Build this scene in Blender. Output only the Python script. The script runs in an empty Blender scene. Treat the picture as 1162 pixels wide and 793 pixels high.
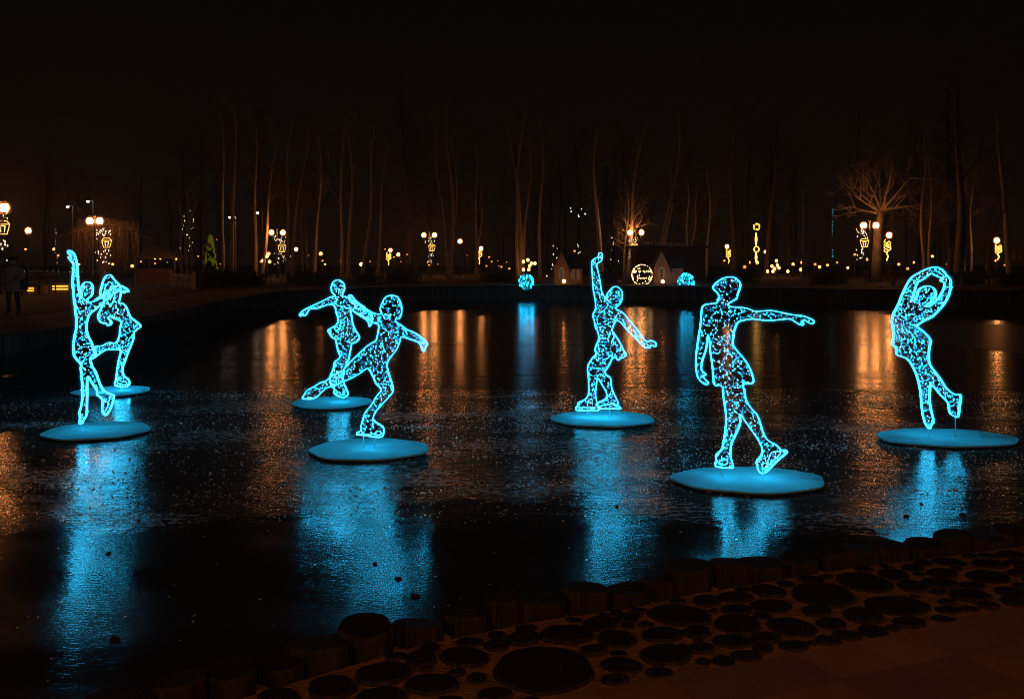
import bpy, math, random
from mathutils import Vector, Matrix, geometry, noise
R = math.radians
random.seed(7)

# ------------------------------------------------------------------ camera
F, CX, HY, H = 1150.0, 581.0, 295.0, 2.6      # focal length and horizon in photo pixels, eye height above the ice
scene = bpy.context.scene
cam = bpy.data.cameras.new('camera'); camo = bpy.data.objects.new('camera', cam)
scene.collection.objects.link(camo)
camo.location = (0, 0, H); camo.rotation_euler = (R(90), 0, 0)
cam.sensor_width = 36; cam.lens = 36 * F / 1162; cam.shift_y = (HY - 396.5) / 1162
cam.clip_start = .05; cam.clip_end = 2000
scene.camera = camo
# ------------------------------------------------------------------ night sky
world = bpy.data.worlds.new('World'); scene.world = world; world.use_nodes = True
nt = world.node_tree; nt.nodes.clear()
wo = nt.nodes.new('ShaderNodeOutputWorld'); bg = nt.nodes.new('ShaderNodeBackground')
tc = nt.nodes.new('ShaderNodeTexCoord'); sep = nt.nodes.new('ShaderNodeSeparateXYZ'); cr = nt.nodes.new('ShaderNodeValToRGB')
nt.links.new(tc.outputs['Generated'], sep.inputs[0]); nt.links.new(sep.outputs['Z'], cr.inputs[0])
cr.color_ramp.elements[0].position = 0.0; cr.color_ramp.elements[0].color = (.0038, .0019, .0013, 1)
cr.color_ramp.elements[1].position = .28; cr.color_ramp.elements[1].color = (.0026, .0019, .0009, 1)
nt.links.new(cr.outputs[0], bg.inputs[0]); bg.inputs[1].default_value = 1.0
nt.links.new(bg.outputs[0], wo.inputs[0])
# ------------------------------------------------------------------ exposure, sampling
vs = scene.view_settings
vs.view_transform = 'Standard'; vs.look = 'None'; vs.exposure = 0; vs.gamma = 1; vs.use_curve_mapping = False
cy = scene.cycles
cy.use_denoising = True
cy.use_light_tree = True; cy.filter_width = .95
cy.max_bounces = 5; cy.diffuse_bounces = 2; cy.glossy_bounces = 3; cy.transparent_max_bounces = 12; cy.volume_bounces = 0
cy.sample_clamp_indirect = 8; cy.caustics_reflective = False; cy.caustics_refractive = False

col = scene.collection

# ------------------------------------------------------------------ helpers
def W(px, py, Y):
    return Vector(((px - CX) * Y / F, Y, H - (py - HY) * Y / F))

def tag(o, label=None, cat=None, group=None, kind=None):
    if label: o['label'] = label
    if cat: o['category'] = cat
    if group: o['group'] = group
    if kind: o['kind'] = kind
    return o

def empty(name, loc, label=None, cat=None, group=None, rz=0):
    o = bpy.data.objects.new(name, None); col.objects.link(o)
    o.location = loc; o.rotation_euler = (0, 0, rz); o.empty_display_size = .2
    return tag(o, label, cat, group)

class MB:
    def __init__(s): s.v = []; s.f = []; s.mi = []; s.cur = 0
    def addf(s, f): s.f.append(f); s.mi.append(s.cur)
    def box(s, c, d, rz=0, taper=1):
        c = Vector(c); n = len(s.v); m = Matrix.Rotation(rz, 3, 'Z')
        for z in (-1, 1):
            k = taper if z > 0 else 1
            for x, y in ((-1, -1), (1, -1), (1, 1), (-1, 1)):
                s.v.append(c + m @ Vector((x * d[0] / 2 * k, y * d[1] / 2 * k, z * d[2] / 2)))
        for f in ((3, 2, 1, 0), (4, 5, 6, 7), (0, 1, 5, 4), (1, 2, 6, 5), (2, 3, 7, 6), (3, 0, 4, 7)):
            s.addf(tuple(n + i for i in f))
        return s
    def tube(s, pts, rad, sides=6, closed=False):
        pts = [Vector(p) for p in pts]; N = len(pts)
        if N < 2: return s
        if not hasattr(rad, '__len__'): rad = [rad] * N
        n0 = len(s.v); up = Vector((.13, .97, .21)).normalized()
        for i, p in enumerate(pts):
            a = pts[(i - 1) % N] if (closed or i > 0) else p
            b = pts[(i + 1) % N] if (closed or i < N - 1) else p
            t = b - a
            t = t.normalized() if t.length > 1e-9 else Vector((0, 0, 1))
            u = up - t * up.dot(t)
            if u.length < .05: u = Vector((1, 0, 0)) - t * t.x
            u.normalize(); w = t.cross(u)
            for k in range(sides):
                an = 2 * math.pi * k / sides
                s.v.append(p + (u * math.cos(an) + w * math.sin(an)) * rad[i])
        for i in range(N if closed else N - 1):
            j = (i + 1) % N
            for k in range(sides):
                k2 = (k + 1) % sides
                s.addf((n0 + i * sides + k, n0 + i * sides + k2, n0 + j * sides + k2, n0 + j * sides + k))
        if not closed:
            s.addf(tuple(n0 + k for k in reversed(range(sides))))
            s.addf(tuple(n0 + (N - 1) * sides + k for k in range(sides)))
        return s
    def ball(s, c, r, seg=8, rings=5, sq=(1, 1, 1)):
        c = Vector(c); n0 = len(s.v)
        s.v.append(c + Vector((0, 0, r * sq[2])))
        for i in range(1, rings):
            th = math.pi * i / rings
            for k in range(seg):
                ph = 2 * math.pi * k / seg
                s.v.append(c + Vector((r * sq[0] * math.sin(th) * math.cos(ph), r * sq[1] * math.sin(th) * math.sin(ph), r * sq[2] * math.cos(th))))
        s.v.append(c - Vector((0, 0, r * sq[2]))); last = len(s.v) - 1
        for k in range(seg):
            k2 = (k + 1) % seg
            s.addf((n0, n0 + 1 + k, n0 + 1 + k2))
            for i in range(rings - 2):
                a = n0 + 1 + i * seg
                s.addf((a + k, a + seg + k, a + seg + k2, a + k2))
            a = n0 + 1 + (rings - 2) * seg
            s.addf((a + k, last, a + k2))
        return s
    def octa(s, c, r, d=None):
        c = Vector(c); n = len(s.v)
        d = d or Vector((0, 0, 1)); d = d.normalized(); u = d.orthogonal().normalized(); w = d.cross(u)
        for q in (d * r * 1.6, -d * r * 1.6, u * r, -u * r, w * r, -w * r): s.v.append(c + q)
        for f in ((0, 2, 4), (0, 4, 3), (0, 3, 5), (0, 5, 2), (1, 4, 2), (1, 3, 4), (1, 5, 3), (1, 2, 5)):
            s.addf(tuple(n + i for i in f))
        return s
    def lathe(s, c, prof, seg=10):
        c = Vector(c); n0 = len(s.v)
        for r, z in prof:
            for k in range(seg):
                a = 2 * math.pi * k / seg
                s.v.append(c + Vector((r * math.cos(a), r * math.sin(a), z)))
        for i in range(len(prof) - 1):
            for k in range(seg):
                k2 = (k + 1) % seg
                s.addf((n0 + i * seg + k, n0 + i * seg + k2, n0 + (i + 1) * seg + k2, n0 + (i + 1) * seg + k))
        s.addf(tuple(n0 + k for k in reversed(range(seg))))
        s.addf(tuple(n0 + (len(prof) - 1) * seg + k for k in range(seg)))
        return s
    def poly(s, pts):
        n = len(s.v); s.v += [Vector(p) for p in pts]; s.addf(tuple(range(n, n + len(pts)))); return s
    def prism(s, xy, z0, z1, M=None):
        n = len(s.v); k = len(xy)
        for z in (z0, z1):
            for x, y in xy:
                p = Vector((x, y, z)); s.v.append(M @ p if M else p)
        s.addf(tuple(n + i for i in reversed(range(k)))); s.addf(tuple(n + k + i for i in range(k)))
        for i in range(k):
            j = (i + 1) % k; s.addf((n + i, n + j, n + k + j, n + k + i))
        return s
    def build(s, name, mats, parent=None, smooth=False, world=True):
        """verts are given in world space; under a parent they are moved into its space"""
        me = bpy.data.meshes.new(name)
        off = Vector((0, 0, 0)); mi = None
        if parent is not None and world:
            mi = (Matrix.Translation(parent.location) @ parent.rotation_euler.to_matrix().to_4x4()).inverted()
            par = parent.parent
            if par is not None:
                mi = mi @ (Matrix.Translation(par.location) @ par.rotation_euler.to_matrix().to_4x4()).inverted()
        vv = [(mi @ v if mi else v)[:] for v in s.v]
        me.from_pydata(vv, [], s.f); me.validate(); me.update()
        if not isinstance(mats, (list, tuple)): mats = [mats]
        for m in mats: me.materials.append(m)
        if len(mats) > 1:
            me.polygons.foreach_set('material_index', s.mi[:len(me.polygons)])
        if smooth: me.polygons.foreach_set('use_smooth', [True] * len(me.polygons))
        o = bpy.data.objects.new(name, me); col.objects.link(o)
        if parent is not None: o.parent = parent
        return o

def catmull(pts, step, closed=False):
    pts = [Vector(p) for p in pts]; N = len(pts); out = []
    for i in range(N if closed else N - 1):
        g = lambda k: pts[k % N] if closed else pts[max(0, min(N - 1, k))]
        p0, p1, p2, p3 = g(i - 1), g(i), g(i + 1), g(i + 2)
        n = max(1, int((p2 - p1).length / step * 2))
        for k in range(n):
            t = k / n
            out.append(.5 * ((2 * p1) + (p2 - p0) * t + (2 * p0 - 5 * p1 + 4 * p2 - p3) * t * t + (3 * p1 - p0 - 3 * p2 + p3) * t ** 3))
    if not closed: out.append(pts[-1])
    res = [out[0]]; acc = 0                                  # even spacing
    seq = out[1:] + ([out[0]] if closed else [])
    for q in seq:
        p = res[-1]
        while (q - p).length >= step:
            p = p + (q - p).normalized() * step; res.append(p)
    return res

# ------------------------------------------------------------------ materials
def new_mat(name):
    m = bpy.data.materials.new(name); m.use_nodes = True
    nt = m.node_tree; nt.nodes.clear()
    out = nt.nodes.new('ShaderNodeOutputMaterial')
    return m, nt, out

def mat(name, c, rough=.6, metal=0, var=.35, scale=6, bump=0, bscale=30, stretch=(1, 1, 1), spec=.5):
    m, nt, out = new_mat(name)
    b = nt.nodes.new('ShaderNodeBsdfPrincipled'); nt.links.new(b.outputs[0], out.inputs[0])
    b.inputs['Roughness'].default_value = rough; b.inputs['Metallic'].default_value = metal
    b.inputs['Specular IOR Level'].default_value = spec
    tcn = nt.nodes.new('ShaderNodeTexCoord'); mp = nt.nodes.new('ShaderNodeMapping'); mp.inputs['Scale'].default_value = stretch
    nt.links.new(tcn.outputs['Object'], mp.inputs[0])
    n = nt.nodes.new('ShaderNodeTexNoise'); n.inputs['Scale'].default_value = scale; n.inputs['Detail'].default_value = 5
    nt.links.new(mp.outputs[0], n.inputs[0])
    r = nt.nodes.new('ShaderNodeValToRGB')
    r.color_ramp.elements[0].position = .3; r.color_ramp.elements[0].color = (*[x * (1 - var) for x in c], 1)
    r.color_ramp.elements[1].position = .7; r.color_ramp.elements[1].color = (*[min(1, x * (1 + var)) for x in c], 1)
    nt.links.new(n.outputs[0], r.inputs[0]); nt.links.new(r.outputs[0], b.inputs['Base Color'])
    if bump:
        n2 = nt.nodes.new('ShaderNodeTexNoise'); n2.inputs['Scale'].default_value = bscale; n2.inputs['Detail'].default_value = 4
        nt.links.new(mp.outputs[0], n2.inputs[0])
        bp = nt.nodes.new('ShaderNodeBump'); bp.inputs['Strength'].default_value = bump; bp.inputs['Distance'].default_value = .02
        nt.links.new(n2.outputs[0], bp.inputs['Height']); nt.links.new(bp.outputs[0], b.inputs['Normal'])
    return m

def emit(name, c, k):
    m, nt, out = new_mat(name)
    e = nt.nodes.new('ShaderNodeEmission'); e.inputs[0].default_value = (*c, 1); e.inputs[1].default_value = k
    nt.links.new(e.outputs[0], out.inputs[0]); return m

M = {}
M['bark'] = mat('bark', (.20, .15, .11), .9, var=.5, scale=3, bump=.6, bscale=9, stretch=(4, 4, .6))
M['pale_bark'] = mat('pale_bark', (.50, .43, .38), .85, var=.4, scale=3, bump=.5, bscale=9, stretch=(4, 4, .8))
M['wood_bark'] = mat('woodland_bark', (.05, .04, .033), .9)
M['mid_bark'] = mat('mid_bark', (.26, .22, .2), .9, var=.5, scale=3, bump=.6, bscale=9, stretch=(4, 4, .6))
M['twig'] = mat('twig', (.15, .11, .08), .9)
M['metal'] = mat('painted_metal', (.035, .033, .03), .45, .2)
M['pale_metal'] = mat('galvanised_metal', (.55, .54, .53), .6, 0)
M['soil'] = mat('park_soil', (.055, .045, .035), .9, var=.5, scale=.6, bump=.5, bscale=4)
M['sand'] = mat('sandy_soil', (.23, .14, .08), .95, var=.45, scale=9, bump=1, bscale=50)
M['embank'] = mat('embankment_boards', (.22, .15, .105), .8, var=.6, scale=2.2, bump=.8, bscale=3, stretch=(4, 4, .15))
M['log_side'] = mat('log_side', (.024, .016, .011), .8, var=.7, scale=5, bump=1, bscale=14, stretch=(4, 4, .35))
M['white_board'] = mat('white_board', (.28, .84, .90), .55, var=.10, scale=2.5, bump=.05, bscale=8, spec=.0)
M['board_edge'] = mat('dark_edge', (.03, .03, .03), .7)
M['wire'] = mat('clear_cable', (.18, .46, .50), .7)
M['steel'] = mat('frame_steel', (.25, .26, .27), .4, .7)
M['planks'] = mat('wood_planks', (.30, .17, .09), .75, var=.5, scale=3, bump=.6, bscale=6, stretch=(6, 6, .5))
M['roof_green'] = mat('green_roof', (.02, .05, .04), .8, var=.4)
M['roof_dark'] = mat('dark_roof', (.05, .045, .04), .8, var=.4)
M['white_paint'] = mat('white_paint', (.62, .58, .52), .6, var=.2)
M['canvas'] = mat('canvas', (.45, .34, .25), .8, var=.2)
M['black_cloth'] = mat('black_cloth', (.02, .02, .022), .9)
M['coat'] = mat('coat_cloth', (.32, .24, .18), .95, var=.3, scale=4, bump=.5, bscale=12)
M['skin'] = mat('skin', (.45, .28, .2), .6, var=.1)
M['cloth_pale'] = mat('banner_cloth', (.5, .38, .3), .8, var=.4, scale=2)
M['red_paint'] = mat('red_paint', (.45, .10, .07), .6)
M['shrub'] = mat('dark_shrub', (.03, .035, .02), .9)

CY = (.012, .53, 1.0)
M['rope'] = emit('cyan_rope_bead', (.028, .53, .95), 15)
M['rope_gap'] = emit('cyan_rope_gap', CY, 3.0)
M['led'] = emit('cyan_led', (.008, .52, 1.0), 40)
M['led_dim'] = emit('cyan_led_dim', (.05, .42, .9), 1.3)
M['led_white'] = emit('white_led', (.45, .80, .9), 5.0)
M['globe'] = emit('warm_globe', (1.0, .33, .085), 76)
M['globe_small'] = emit('warm_bulb', (1.0, .33, .07), 9)
M['bulb_weak'] = emit('weak_bulb', (1.0, .34, .10), 1.8)
M['cold'] = emit('cold_lamp', (.95, .9, .72), 14)
M['gold'] = emit('gold_rope', (1.0, .50, .10), 2.6)
M['gold_led'] = emit('gold_led', (1.0, .62, .26), 2.6)
M['white_fairy'] = emit('white_fairy', (1.0, .78, .50), 1.5)
M['blue_led'] = emit('blue_led', (.01, .33, .5), 1.6)
M['strip'] = emit('yellow_strip', (1.0, .50, .07), 1.8)
M['green_led'] = emit('green_glow', (.42, .40, .02), .14)
M['window_glow'] = emit('window_glow', (1.0, .55, .28), .06)

# painted glow halo round the rope light: mostly clear shell, faint emission
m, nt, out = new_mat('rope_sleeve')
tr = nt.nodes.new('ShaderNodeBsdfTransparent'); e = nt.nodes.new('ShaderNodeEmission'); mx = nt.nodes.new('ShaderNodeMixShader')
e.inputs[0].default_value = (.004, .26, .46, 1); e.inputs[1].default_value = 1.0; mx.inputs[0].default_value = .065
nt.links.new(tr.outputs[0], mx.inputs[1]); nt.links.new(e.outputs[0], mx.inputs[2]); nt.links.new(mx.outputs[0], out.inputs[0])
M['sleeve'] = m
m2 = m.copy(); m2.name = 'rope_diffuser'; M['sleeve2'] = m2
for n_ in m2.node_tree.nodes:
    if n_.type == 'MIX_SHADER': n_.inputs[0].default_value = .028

m3 = m.copy(); m3.name = 'frosted_amber_shade'; M['shade'] = m3  # amber glow painted round lamp globes as a see-through emissive shell
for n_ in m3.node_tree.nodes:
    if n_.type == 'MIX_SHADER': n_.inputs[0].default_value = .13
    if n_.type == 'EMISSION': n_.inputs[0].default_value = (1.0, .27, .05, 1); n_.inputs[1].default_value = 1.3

# end grain of a cut log: rings and radial checks
m, nt, out = new_mat('log_end_grain')
b = nt.nodes.new('ShaderNodeBsdfPrincipled'); nt.links.new(b.outputs[0], out.inputs[0]); b.inputs['Roughness'].default_value = .8; b.inputs['Specular IOR Level'].default_value = .15
g = nt.nodes.new('ShaderNodeTexCoord'); wv = nt.nodes.new('ShaderNodeTexWave'); wv.wave_type = 'RINGS'; wv.rings_direction = 'Z'
wv.inputs['Scale'].default_value = 16; wv.inputs['Distortion'].default_value = 3; wv.inputs['Detail'].default_value = 3
ns = nt.nodes.new('ShaderNodeTexNoise'); ns.inputs['Scale'].default_value = 14
nt.links.new(g.outputs['Object'], wv.inputs[0]); nt.links.new(g.outputs['Object'], ns.inputs[0])
ml = nt.nodes.new('ShaderNodeMath'); ml.operation = 'MULTIPLY'; nt.links.new(wv.outputs[0 if False else 'Fac'], ml.inputs[0]); nt.links.new(ns.outputs[0], ml.inputs[1])
r = nt.nodes.new('ShaderNodeValToRGB'); r.color_ramp.elements[0].color = (.008, .006, .005, 1); r.color_ramp.elements[1].color = (.06, .04, .026, 1)
nt.links.new(ml.outputs[0], r.inputs[0]); nt.links.new(r.outputs[0], b.inputs['Base Color'])
bp = nt.nodes.new('ShaderNodeBump'); bp.inputs['Strength'].default_value = .6; bp.inputs['Distance'].default_value = .01
nt.links.new(ml.outputs[0], bp.inputs['Height']); nt.links.new(bp.outputs[0], b.inputs['Normal'])
M['grain'] = m

# paving: brick pattern
m, nt, out = new_mat('block_paving')
b = nt.nodes.new('ShaderNodeBsdfPrincipled'); nt.links.new(b.outputs[0], out.inputs[0]); b.inputs['Roughness'].default_value = .75
g = nt.nodes.new('ShaderNodeTexCoord'); mp = nt.nodes.new('ShaderNodeMapping'); mp.inputs['Rotation'].default_value = (0, 0, R(-24))
nt.links.new(g.outputs['Object'], mp.inputs[0])
br = nt.nodes.new('ShaderNodeTexBrick'); br.inputs['Scale'].default_value = 1.0
br.inputs['Brick Width'].default_value = .30; br.inputs['Row Height'].default_value = .30; br.offset = 0; br.inputs['Mortar Size'].default_value = .003
br.inputs['Color1'].default_value = (.30, .19, .13, 1); br.inputs['Color2'].default_value = (.19, .12, .085, 1); br.inputs['Mortar'].default_value = (.15, .10, .07, 1)
ns = nt.nodes.new('ShaderNodeTexNoise'); ns.inputs['Scale'].default_value = 3; ns.inputs['Detail'].default_value = 6
mxc = nt.nodes.new('ShaderNodeMix'); mxc.data_type = 'RGBA'; mxc.blend_type = 'MULTIPLY'; mxc.inputs[0].default_value = .6
nt.links.new(mp.outputs[0], br.inputs[0]); nt.links.new(mp.outputs[0], ns.inputs[0])
nt.links.new(br.outputs[0], mxc.inputs[6]); nt.links.new(ns.outputs[0], mxc.inputs[7]); nt.links.new(mxc.outputs[2], b.inputs['Base Color'])
bp = nt.nodes.new('ShaderNodeBump'); bp.inputs['Strength'].default_value = .5; bp.inputs['Distance'].default_value = .01
nt.links.new(br.outputs['Fac'], bp.inputs['Height']); bp.invert = True; nt.links.new(bp.outputs[0], b.inputs['Normal'])
M['paving'] = m

# ------------------------------------------------------------------ the ice: three zones of roughness, frost patches
def ice_material():
    m, nt, out = new_mat('pond_ice')
    N = nt.nodes; L = nt.links
    def math_(op, a, b=None, c=None):
        n = N.new('ShaderNodeMath'); n.operation = op
        for i, x in enumerate((a, b, c)):
            if x is None: continue
            if isinstance(x, (int, float)): n.inputs[i].default_value = x
            else: L.new(x, n.inputs[i])
        return n.outputs[0]
    def ramp(x, a, b, ca=0, cb=1):
        n = N.new('ShaderNodeMapRange'); n.interpolation_type = 'SMOOTHSTEP'
        L.new(x, n.inputs[0]); n.inputs[1].default_value = a; n.inputs[2].default_value = b
        n.inputs[3].default_value = ca; n.inputs[4].default_value = cb
        return n.outputs[0]
    tc = N.new('ShaderNodeTexCoord'); sp = N.new('ShaderNodeSeparateXYZ'); L.new(tc.outputs['Object'], sp.inputs[0])
    def ntex(scale, detail=4, st=(1, 1, 1), rough=.55, dist=0):
        mp = N.new('ShaderNodeMapping'); mp.inputs['Scale'].default_value = st; L.new(tc.outputs['Object'], mp.inputs[0])
        n = N.new('ShaderNodeTexNoise'); n.inputs['Scale'].default_value = scale; n.inputs['Detail'].default_value = detail
        n.inputs['Roughness'].default_value = rough; n.inputs['Distortion'].default_value = dist
        L.new(mp.outputs[0], n.inputs[0]); return n.outputs[0]
    wob = ntex(.35, 4)
    yy = math_('ADD', sp.outputs['Y'], math_('MULTIPLY_ADD', wob, 5.0, -2.5))
    yb = math_('ADD', sp.outputs['Y'], math_('MULTIPLY_ADD', ntex(.12, 2), 2.0, -1.0))
    far = ramp(yb, 19.9, 20.5)                            # smooth black ice towards the far bank
    near = ramp(yy, 10.8, 9.2)                            # smoother wet ice under the near bank
    mid = math_('SUBTRACT', math_('SUBTRACT', 1.0, far), near)
    mid = ramp(mid, 0, 1)
    # matte frosted patch at the right
    dx = math_('DIVIDE', math_('SUBTRACT', sp.outputs['X'], 17.6), 4.3)
    dy = math_('DIVIDE', math_('SUBTRACT', sp.outputs['Y'], 33.5), 8.2)
    dd = math_('ADD', math_('MULTIPLY', dx, dx), math_('MULTIPLY', dy, dy))
    dd = math_('ADD', dd, math_('MULTIPLY_ADD', ntex(.3, 5, (1, .5, 1)), .9, -.45))
    matte = ramp(dd, 1.08, .95)
    # patches inside the middle zone
    patch = ramp(ntex(.55, 5, (.6, 1, 1)), .42, .62)
    grain_ = ntex(17, 3, (.75, 1.0, 1), .6)
    grain_big = ntex(5, 4, (.6, 1.0, 1), .6)
    ripple = ntex(26, 2, (.55, 1.2, 1), .5, .4)
    slow = ntex(.8, 4, (.6, 1.1, 1), .5, .6)
    frost = ramp(math_('MULTIPLY', ntex(13, 4, (.7, 1, 1), .7), math_('ADD', .62, math_('MULTIPLY', patch, .45))), .525, .62)
    frost = math_('MULTIPLY', frost, mid)
    lines = ramp(math_('ABSOLUTE', math_('SUBTRACT', ntex(.22, 4, (.22, 1.0, 1), .6), .5)), .0045, .0)   # refrozen cracks
    frost = math_('MAXIMUM', frost, math_('MULTIPLY', math_('MULTIPLY', lines, math_('SUBTRACT', 1.0, near)), .25))
    dust = ramp(ntex(.5, 6, (.3, 1, 1), .7), .45, .75)
    h = math_('ADD', math_('MULTIPLY', math_('MULTIPLY', mid, math_('ADD', grain_, math_('MULTIPLY', grain_big, 1.1))), math_('MULTIPLY_ADD', patch, .0085, .0045)),
              math_('MULTIPLY', math_('MULTIPLY', near, ripple), .0018))
    h = math_('ADD', h, math_('MULTIPLY', math_('MULTIPLY', far, ntex(1.6, 4, (.3, 1.2, 1))), .0085))
    h = math_('ADD', h, math_('MULTIPLY', slow, .009))
    bp = N.new('ShaderNodeBump'); bp.inputs['Strength'].default_value = 1; bp.inputs['Distance'].default_value = 1
    L.new(h, bp.inputs['Height'])
    b = N.new('ShaderNodeBsdfPrincipled'); L.new(b.outputs[0], out.inputs[0]); L.new(bp.outputs[0], b.inputs['Normal'])
    b.inputs['IOR'].default_value = 1.52
    rg = math_('ADD', math_('MULTIPLY', far, .17), math_('ADD', math_('MULTIPLY', near, .10), math_('MULTIPLY', mid, .10)))
    rg = math_('ADD', rg, math_('MULTIPLY', dust, .07))
    rg = math_('ADD', rg, math_('MULTIPLY', matte, .16))
    rg = math_('ADD', rg, math_('MULTIPLY', frost, .3))
    film = ramp(ntex(.55, 5, (.45, 1, 1), .6, .5), .40, .68)
    rg = math_('ADD', rg, math_('MULTIPLY', math_('MULTIPLY', film, math_('SUBTRACT', 1.0, far)), .08))
    L.new(rg, b.inputs['Roughness'])
    mc = N.new('ShaderNodeMix'); mc.data_type = 'RGBA'; mc.inputs[6].default_value = (.026, .022, .018, 1); mc.inputs[7].default_value = (.46, .42, .37, 1)
    fm = math_('ADD', math_('ADD', math_('MULTIPLY_ADD', mid, .05, math_('MULTIPLY', near, .0)), math_('MULTIPLY', frost, .84)), math_('MULTIPLY', matte, .62))
    L.new(fm, mc.inputs[0]); L.new(mc.outputs[2], b.inputs['Base Color'])
    return m
M['ice'] = ice_material()

# ------------------------------------------------------------------ terrain
NEAR = [(-3.5, .5), (-2.4, 2.2), (-1.6, 3.1), (-.97, 3.7), (-.4, 4.18), (.1, 4.47), (.56, 4.65), (.87, 4.84), (1.7, 5.22), (2.47, 5.5), (3.2, 5.8), (5, 6.6), (8, 8.5)]
FARP = [(14, 14), (20, 22), (27, 32), (32, 44), (30, 54), (28, 56), (18, 60), (8, 66), (-1.2, 68), (-6, 65), (-10.7, 61), (-13, 58), (-15.6, 52.6), (-15, 40), (-13.9, 27.5), (-14.6, 20), (-14.5, 8), (-11, 0), (-6, -1)]
pond = NEAR + FARP
GZ = 1.0
outer = [(-220, -50), (220, -50), (220, 300), (-220, 300)]
tess = geometry.tessellate_polygon([[Vector((x, y, 0)) for x, y in outer], [Vector((x, y, 0)) for x, y in pond]])
g = MB(); g.v = [Vector((x, y, GZ)) for x, y in outer + pond]
for f in tess:
    a, b_, c = [g.v[i] for i in f]
    nz = (b_ - a).cross(c - a).z
    g.addf(tuple(f) if nz > 0 else tuple(reversed(f)))
tag(g.build('ground', M['soil']), kind='structure')
ice = MB().poly([(-40, -20, 0), (45, -20, 0), (45, 80, 0), (-40, 80, 0)])
tag(ice.build('frozen_water', M['ice']), kind='structure')

# wall of boards round the far and side shores
wl = MB(); pw = [NEAR[-1]] + FARP + [NEAR[0]]
for i in range(len(pw) - 1):
    a, c = Vector((*pw[i], 0)), Vector((*pw[i + 1], 0)); d = (c - a); nn = Vector((-d.y, d.x, 0)).normalized() * .12
    n = max(1, int(d.length / .3))
    for k in range(n):
        p = a + d * (k + .5) / n + nn * .5
        hh = 1.02 + random.uniform(-.02, .03)
        wl.box((p.x, p.y, hh / 2 - .1), (d.length / n * .93, .12 + random.uniform(0, .05), hh + .2), math.atan2(d.y, d.x))
tag(wl.build('embankment_wall', M['embank']), 'low dark wall of upright boards edging the far and left shores of the frozen pond', 'wall')

# pale coping path along the left and far shore
def strip(name, pts, w0, w1, z, mt):
    b = MB(); n = len(pts)
    P = [Vector((x, y, 0)) for x, y in pts]; A = []; B = []
    for i in range(n):
        t = (P[min(n - 1, i + 1)] - P[max(0, i - 1)]).normalized(); nn = Vector((t.y, -t.x, 0))
        A.append(P[i] + nn * w0 + Vector((0, 0, z))); B.append(P[i] + nn * w1 + Vector((0, 0, z)))
    for i in range(n - 1): b.poly([A[i], B[i], B[i + 1], A[i + 1]])
    return tag(b.build(name, mt), kind='structure')
M['path'] = mat('path_surface', (.26, .19, .13), .85, var=.35, scale=1.2, bump=.3, bscale=20)
strip('path', [(28, 56), (18, 60), (8, 66), (-1.2, 68), (-6, 65), (-10.7, 61), (-13, 58), (-15.6, 52.6), (-15, 40), (-13.9, 27.5), (-14.6, 20), (-14.5, 8)], -.16, -3.6, GZ + .004, M['path'])

# near bank: sandy strip, paving
n2 = [(x, y) for x, y in NEAR]
def offs(pts, w):
    o = []; n = len(pts)
    for i in range(n):
        t = (Vector(pts[min(n - 1, i + 1)]) - Vector(pts[max(0, i - 1)])).normalized(); o.append((pts[i][0] + t.y * w, pts[i][1] - t.x * w))
    return o
b = MB(); A = offs(NEAR, 0); B = [(-3.9, -.6), (-2.9, 1.3), (-1.9, 2.1), (-.9, 2.85), (-.3, 3.35), (.19, 3.7), (.6, 3.87), (1.0, 4.03), (1.6, 4.3), (2.4, 4.68), (3.3, 5.0), (5.3, 5.8), (8.6, 7.8)]
B_STRIP = B
for i in range(len(A) - 1): b.poly([(*A[i], GZ + .006), (*B[i], GZ + .006), (*B[i + 1], GZ + .006), (*A[i + 1], GZ + .006)])
tag(b.build('sand_strip', M['sand']), kind='structure')
b = MB(); pv = B + [(30, 20), (30, -30), (-30, -30), (-6, -3)]
v3 = [Vector((x, y, GZ + .012)) for x, y in pv]
b.v = v3
for f in geometry.tessellate_polygon([v3]):
    a, b_, c = [v3[i] for i in f]; b.addf(tuple(f) if (b_ - a).cross(c - a).z > 0 else tuple(reversed(f)))
tag(b.build('pavement', M['paving']), kind='structure')

# ------------------------------------------------------------------ log edging (palisade) along the near shore
def log_mesh(cx, cyy, r, z0, z1, name, tilt=0):
    b = MB(); seg = 18; ph = random.random() * 9; n0 = 0
    def ring(z, k, rr): 
        for i in range(seg):
            a = 2 * math.pi * i / seg
            q = rr * (1 + .07 * math.sin(2 * a + ph) + .035 * math.sin(5 * a + ph * 2))
            b.v.append(Vector((cx + q * math.cos(a), cyy + q * math.sin(a), z + k * math.cos(a + ph))))
    ring(z0, 0, r); ring(z1 - .014, tilt, r); ring(z1, tilt, r * .93)
    for j in range(2):
        for i in range(seg):
            i2 = (i + 1) % seg; b.cur = 0
            b.addf((j * seg + i, j * seg + i2, (j + 1) * seg + i2, (j + 1) * seg + i))
    b.cur = 1; b.addf(tuple(2 * seg + i for i in range(seg)))
    o = empty(name, (cx, cyy, z0))
    # separate meshes: the bark and the cut face
    bark = MB(); bark.v = b.v; bark.f = b.f[:-1]; bark.mi = [0] * len(bark.f)
    bark.build('bark', M['log_side'], o)
    top = MB(); top.v = [v.copy() for v in b.v[2 * seg:]]; top.addf(tuple(range(seg)))
    top.build('cut_face', M['grain'], o)
    return o
line = [Vector((*p, 0)) for p in offs(NEAR, -.13)]
dense = catmull(line, .01)
i = 60; k = 0; logs = []
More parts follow.
